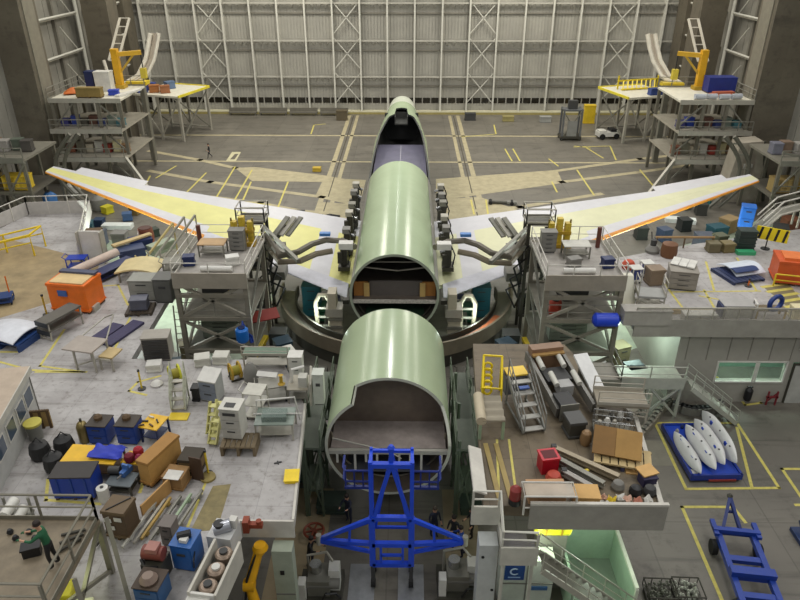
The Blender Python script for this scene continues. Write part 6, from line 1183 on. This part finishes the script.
# floor objects at the rear
t=thing('scissor_lift','dark steel mobile lift tower on the rear floor right of the tail','lift',G(569,139,0)); 
for x in (-1.2,1.2):
    for y in (-.8,.8): MB().b(x-.12,x+.12,y-.12,y+.12,.2,4.2).build('post',mat((100,102,104),.5,.2),t)
MB().b(-1.4,1.4,-1.,1.,.3,.6).build('base',DSTEEL,t); MB().b(-1.3,1.3,-.9,.9,3.9,4.1).build('top_deck',mat((88,90,92),.5),t); MB().b(-.6,.7,-.9,-.7,.6,2.6).build('cabinet',mat((130,130,126),.5),t); MB().beam((-1.2,-.8,.5),(1.2,-.8,3.9),.12).beam((1.2,.8,.5),(-1.2,.8,3.9),.12).build('cross_brace',STEEL,t); MB().b(-.6,.6,-.4,.4,4.1,5.2).build('winch',DGREY,t); wheels(t,2.8,1.8,.25)
t=thing('tow_tractor','small white tow tractor parked under the right rear table','tractor',G(607,138,0),8); MB().b(-1.5,1.5,-.7,.7,.35,.95).build('body',mat((206,204,198),.4),t); MB().b(.2,1.0,-.6,.6,.95,1.3).build('seat',BLK,t); MB().b(-1.4,-.4,-.65,.65,.95,1.15).build('hood',WHITE,t); MB().tube([(-.2,0,1.),(0,0,1.5)],.06,6).build('steering',BLK,t)
for x in (-1.,1.):
    for y in (-.72,.72): MB().tube([(x,y-.12,.38),(x,y+.12,.38)],.38,14).build('wheel',RUB,t)
person('person in dark clothes walking on the rear floor left of the tail',G(210,158,0),120,mat((34,36,40),.7),mat((30,32,40),.7),HAIR,'walk')
t=thing('tow_bar','dark tow bar lying on the beige floor right of the aircraft','tow bar',G(500,204,0),-6); MB().tube([(-1.2,0,.18),(.7,0,.18)],.16,10).build('bar',DSTEEL,t); MB().b(.7,1.7,-.3,.3,.1,.35).build('head',GREY,t)
for x in (-1.,1.2): MB().tube([(x,-.4,.2),(x,.4,.2)],.2,10).build('wheel',RUB,t)
t=thing('floor_winch','dark winch and hoses on the floor behind the left wing root','winch',G(297,218,0),0); MB().tube([(-.8,0,.45),(.8,0,.45)],.4,12).build('drum',DGREY,t); MB().b(-1.,1.,-.5,.5,0,.15).build('base',DSTEEL,t); MB().tube([(.8,0,.4),(2.,-.4,.15),(3.2,.5,.15),(4.2,.1,.15)],.14,6).build('hose',BLK,t)
crate('yellow_case','yellow ring stand on the rear floor left of the aircraft','stand',G(317,171,0),0,.9,.7,.4,mat((190,160,50),.5),skid=False)
for k,(px,c) in enumerate(((468,119),(471,119),(586,121),(339,118))):
    pass
for k,(px,py,c,h) in enumerate(((470,120,(60,60,60),1.0),(588,123,(216,184,40),2.6),(342,120,(90,80,60),1.4),(508,121,(150,140,90),.7),(545,122,(150,150,146),.8))):
    crate('door_box',('dark box at the foot of the door right of the tail','tall yellow box at the foot of the door by the right table','brown box at the right end of the barrier benches','ochre box at the foot of the door, right half','grey box at the foot of the door left of the yellow one')[k],'box',G(px,py,0),0,1.6,.9,h,mat(c,.5),skid=False)
for k,(px,py,r,lb) in enumerate(((118,228,0,'white work lamp case lit on the green lit floor under the left wing'),(680,222,-14,'long white lamp panel lying on the green lit floor under the right wing'))):
    one('work_lamp',lb,'lamp',G(px,py,0),r,MB().b(-1.4,1.4,-.45,.45,0,.4),mat((226,230,226),.4))
for k,(px,py,c) in enumerate(((104,226,(40,60,90)),(128,220,(60,90,130)),(154,236,(50,60,50)),(108,213,(190,180,40)),(136,214,(120,100,60)))):
    crate('under_wing_case',('navy','blue','dark green','yellow','brown')[k]+' case on the lit floor under the left wing','case',G(px,py,0),k*20,.85,.8,.7,mat(c,.5),skid=False)
for k,(px,py,c) in enumerate(((640,238,(50,54,50)),(663,240,(70,84,110)),(684,208,(36,96,96)),(705,204,(30,110,110)),(700,214,(60,60,56)),(683,230,(40,44,44)))):
    crate('under_wing_case',('dark','slate blue','teal','bright teal','grey','black')[k]+' case on the lit floor under the right wing','case',G(px,py,0),k*20,1.0,1.,1.1,mat(c,.5),skid=False)
for k,px in enumerate((75,52,100)):
    simple('white_tank',('white tank','blue tank','grey tank')[k]+' on the floor below the left wing tip','tank',G(px,204-8*(k==0)+3*k,0),0,[('body',MB().lathe([(.6,0),(.7,.2),(.7,1.2),(.3,1.6)],n=16),(WHITE,LBLUE,GREY)[k]),('cap',MB().cyl((0,0,1.6),.15,.2,8),DGREY)])
NUDGE={'curved_boom.001':(0,0.353,0),'curved_boom':(0,0.353,0),'brown_tarp':(-0.66,0,0),'white_cover':(0.22,0,0),'beige_sheet':(-0.66,0,0),'safety_gate':(-0.44,0,0),'scaffold.006':(0.66,0,0),'curved_bench':(0.22,-0.151,0),'blue_crate.001':(0,0.7,0),'pale_box':(0.44,0,0),'yellow_tank':(-0.22,0,0),'fairing_panel':(-0.22,0,0),'blue_pallet':(0.44,0,0),'white_screen':(0.522,0,0),'steel_trolley':(0.44,0,0),'white_cabinet.001':(0,-0.22,0),'machine_tool.001':(0.345,0,0),'grey_carton':(-0.428,0,0),'tool_trolley.003':(-0.22,0,0),'parts_trolley.001':(0.49,0,0),'parts_trolley.005':(-0.49,0,0),'drum_housing':(-0.22,0,0),'parts_trolley.004':(0,-0.41,0),'long_bench_box':(0,-0.22,0),'curved_shell':(-0.41,0,0),'hand_cart':(0,-0.44,0),'tilt_trolley':(-0.245,0,0),'parts_trolley':(0,-0.41,0),'green_case':(0,0.34,0),'mat.001':(0.22,0,0),'blue_dolly':(-0.22,0,0),'orange_pad':(0,-0.642,0),'black_bag':(-0.22,0,0),'wire_cart':(0,0.366,0),'shelf_unit':(0.08,0,0),'white_crate':(0,-0.25,0),'tray_table':(0.204,0,0),'red_extinguisher':(-0.324,0,0),'long_rail.006':(-0.44,0,0),'long_rail.005':(0.22,0,0),'brass_cylinder':(-0.22,0,0),'beige_plank':(0,-0.66,0),'step_ladder.003':(-0.44,0,0),'vise_bench':(-0.003,-0.382,0),'hose_reel':(0,0.218,0),'long_rail.004':(0.18,0,0),'carton.001':(0.296,0,0),'guard_board':(0.105,-0.457,0),'white_unit.001':(0.091,0,0),'red_engine':(0,0.1,0),'drive_unit.001':(0,0.138,0),'guard_post':(0.22,0,0),'plywood_box':(0,0.22,0),'bottle_trolley.001':(0,0.22,0),'brown_pallet':(0,-0.377,0),'green_brown_box':(0,-0.172,0),'blue_cloth':(0,0,0.062),'metal_part.005':(0.419,0.22,0),'brown_valve':(0,-0.182,0),'red_bag.001':(-0.123,-0.218,0),'under_wing_case':(-0.344,0,0),'metal_part.002':(0.094,0.22,0),'wire_crate.001':(0.086,0,0),'parts_crate.001':(-0.058,0,0),'stanchion.002':(0,-0.44,0),'dark_crate.001':(0,0,0.036),'dark_crate.002':(0,0,0.072),'dark_bag':(-0.182,0,0),'board_box':(0,-0.161,0),'blue_chest':(0,-0.04,0),'metal_part.004':(0.22,0.44,0),'paper_scrap.005':(0,-0.184,0),'tyre_rack':(0,0.44,0),'metal_part':(-0.182,0,0),'motor.002':(-0.022,-0.259,0),'red_bundle':(0.184,-0.142,0),'vise':(0,-0.191,0),'paper_scrap.001':(0.034,0,0),'green_tray':(0.196,0,0),'red_bundle.002':(0.158,0,0),'white_chest.001':(0.028,0,0),'yellow_block':(0,-0.22,0),'long_rail':(0,0.102,0),'paper_scrap.006':(0.095,0,0),'paper_scrap.003':(0.023,0,0),'paper_scrap':(0.325,-0.22,0),'tool':(0.091,0,0),'blue_crate':(0,0.44,0),'brown_drum':(0,0.44,0),'access_ladder.001':(0.155,0,0),'steel_bench.001':(-0.22,0,0)}
# ================================================================ SETTLING: small shifts so that neighbours do not cut into each other
for _n,_d in NUDGE.items():
    _o=bpy.data.objects.get(_n)
    if _o is not None: _o.location=_o.location+Vector(_d)
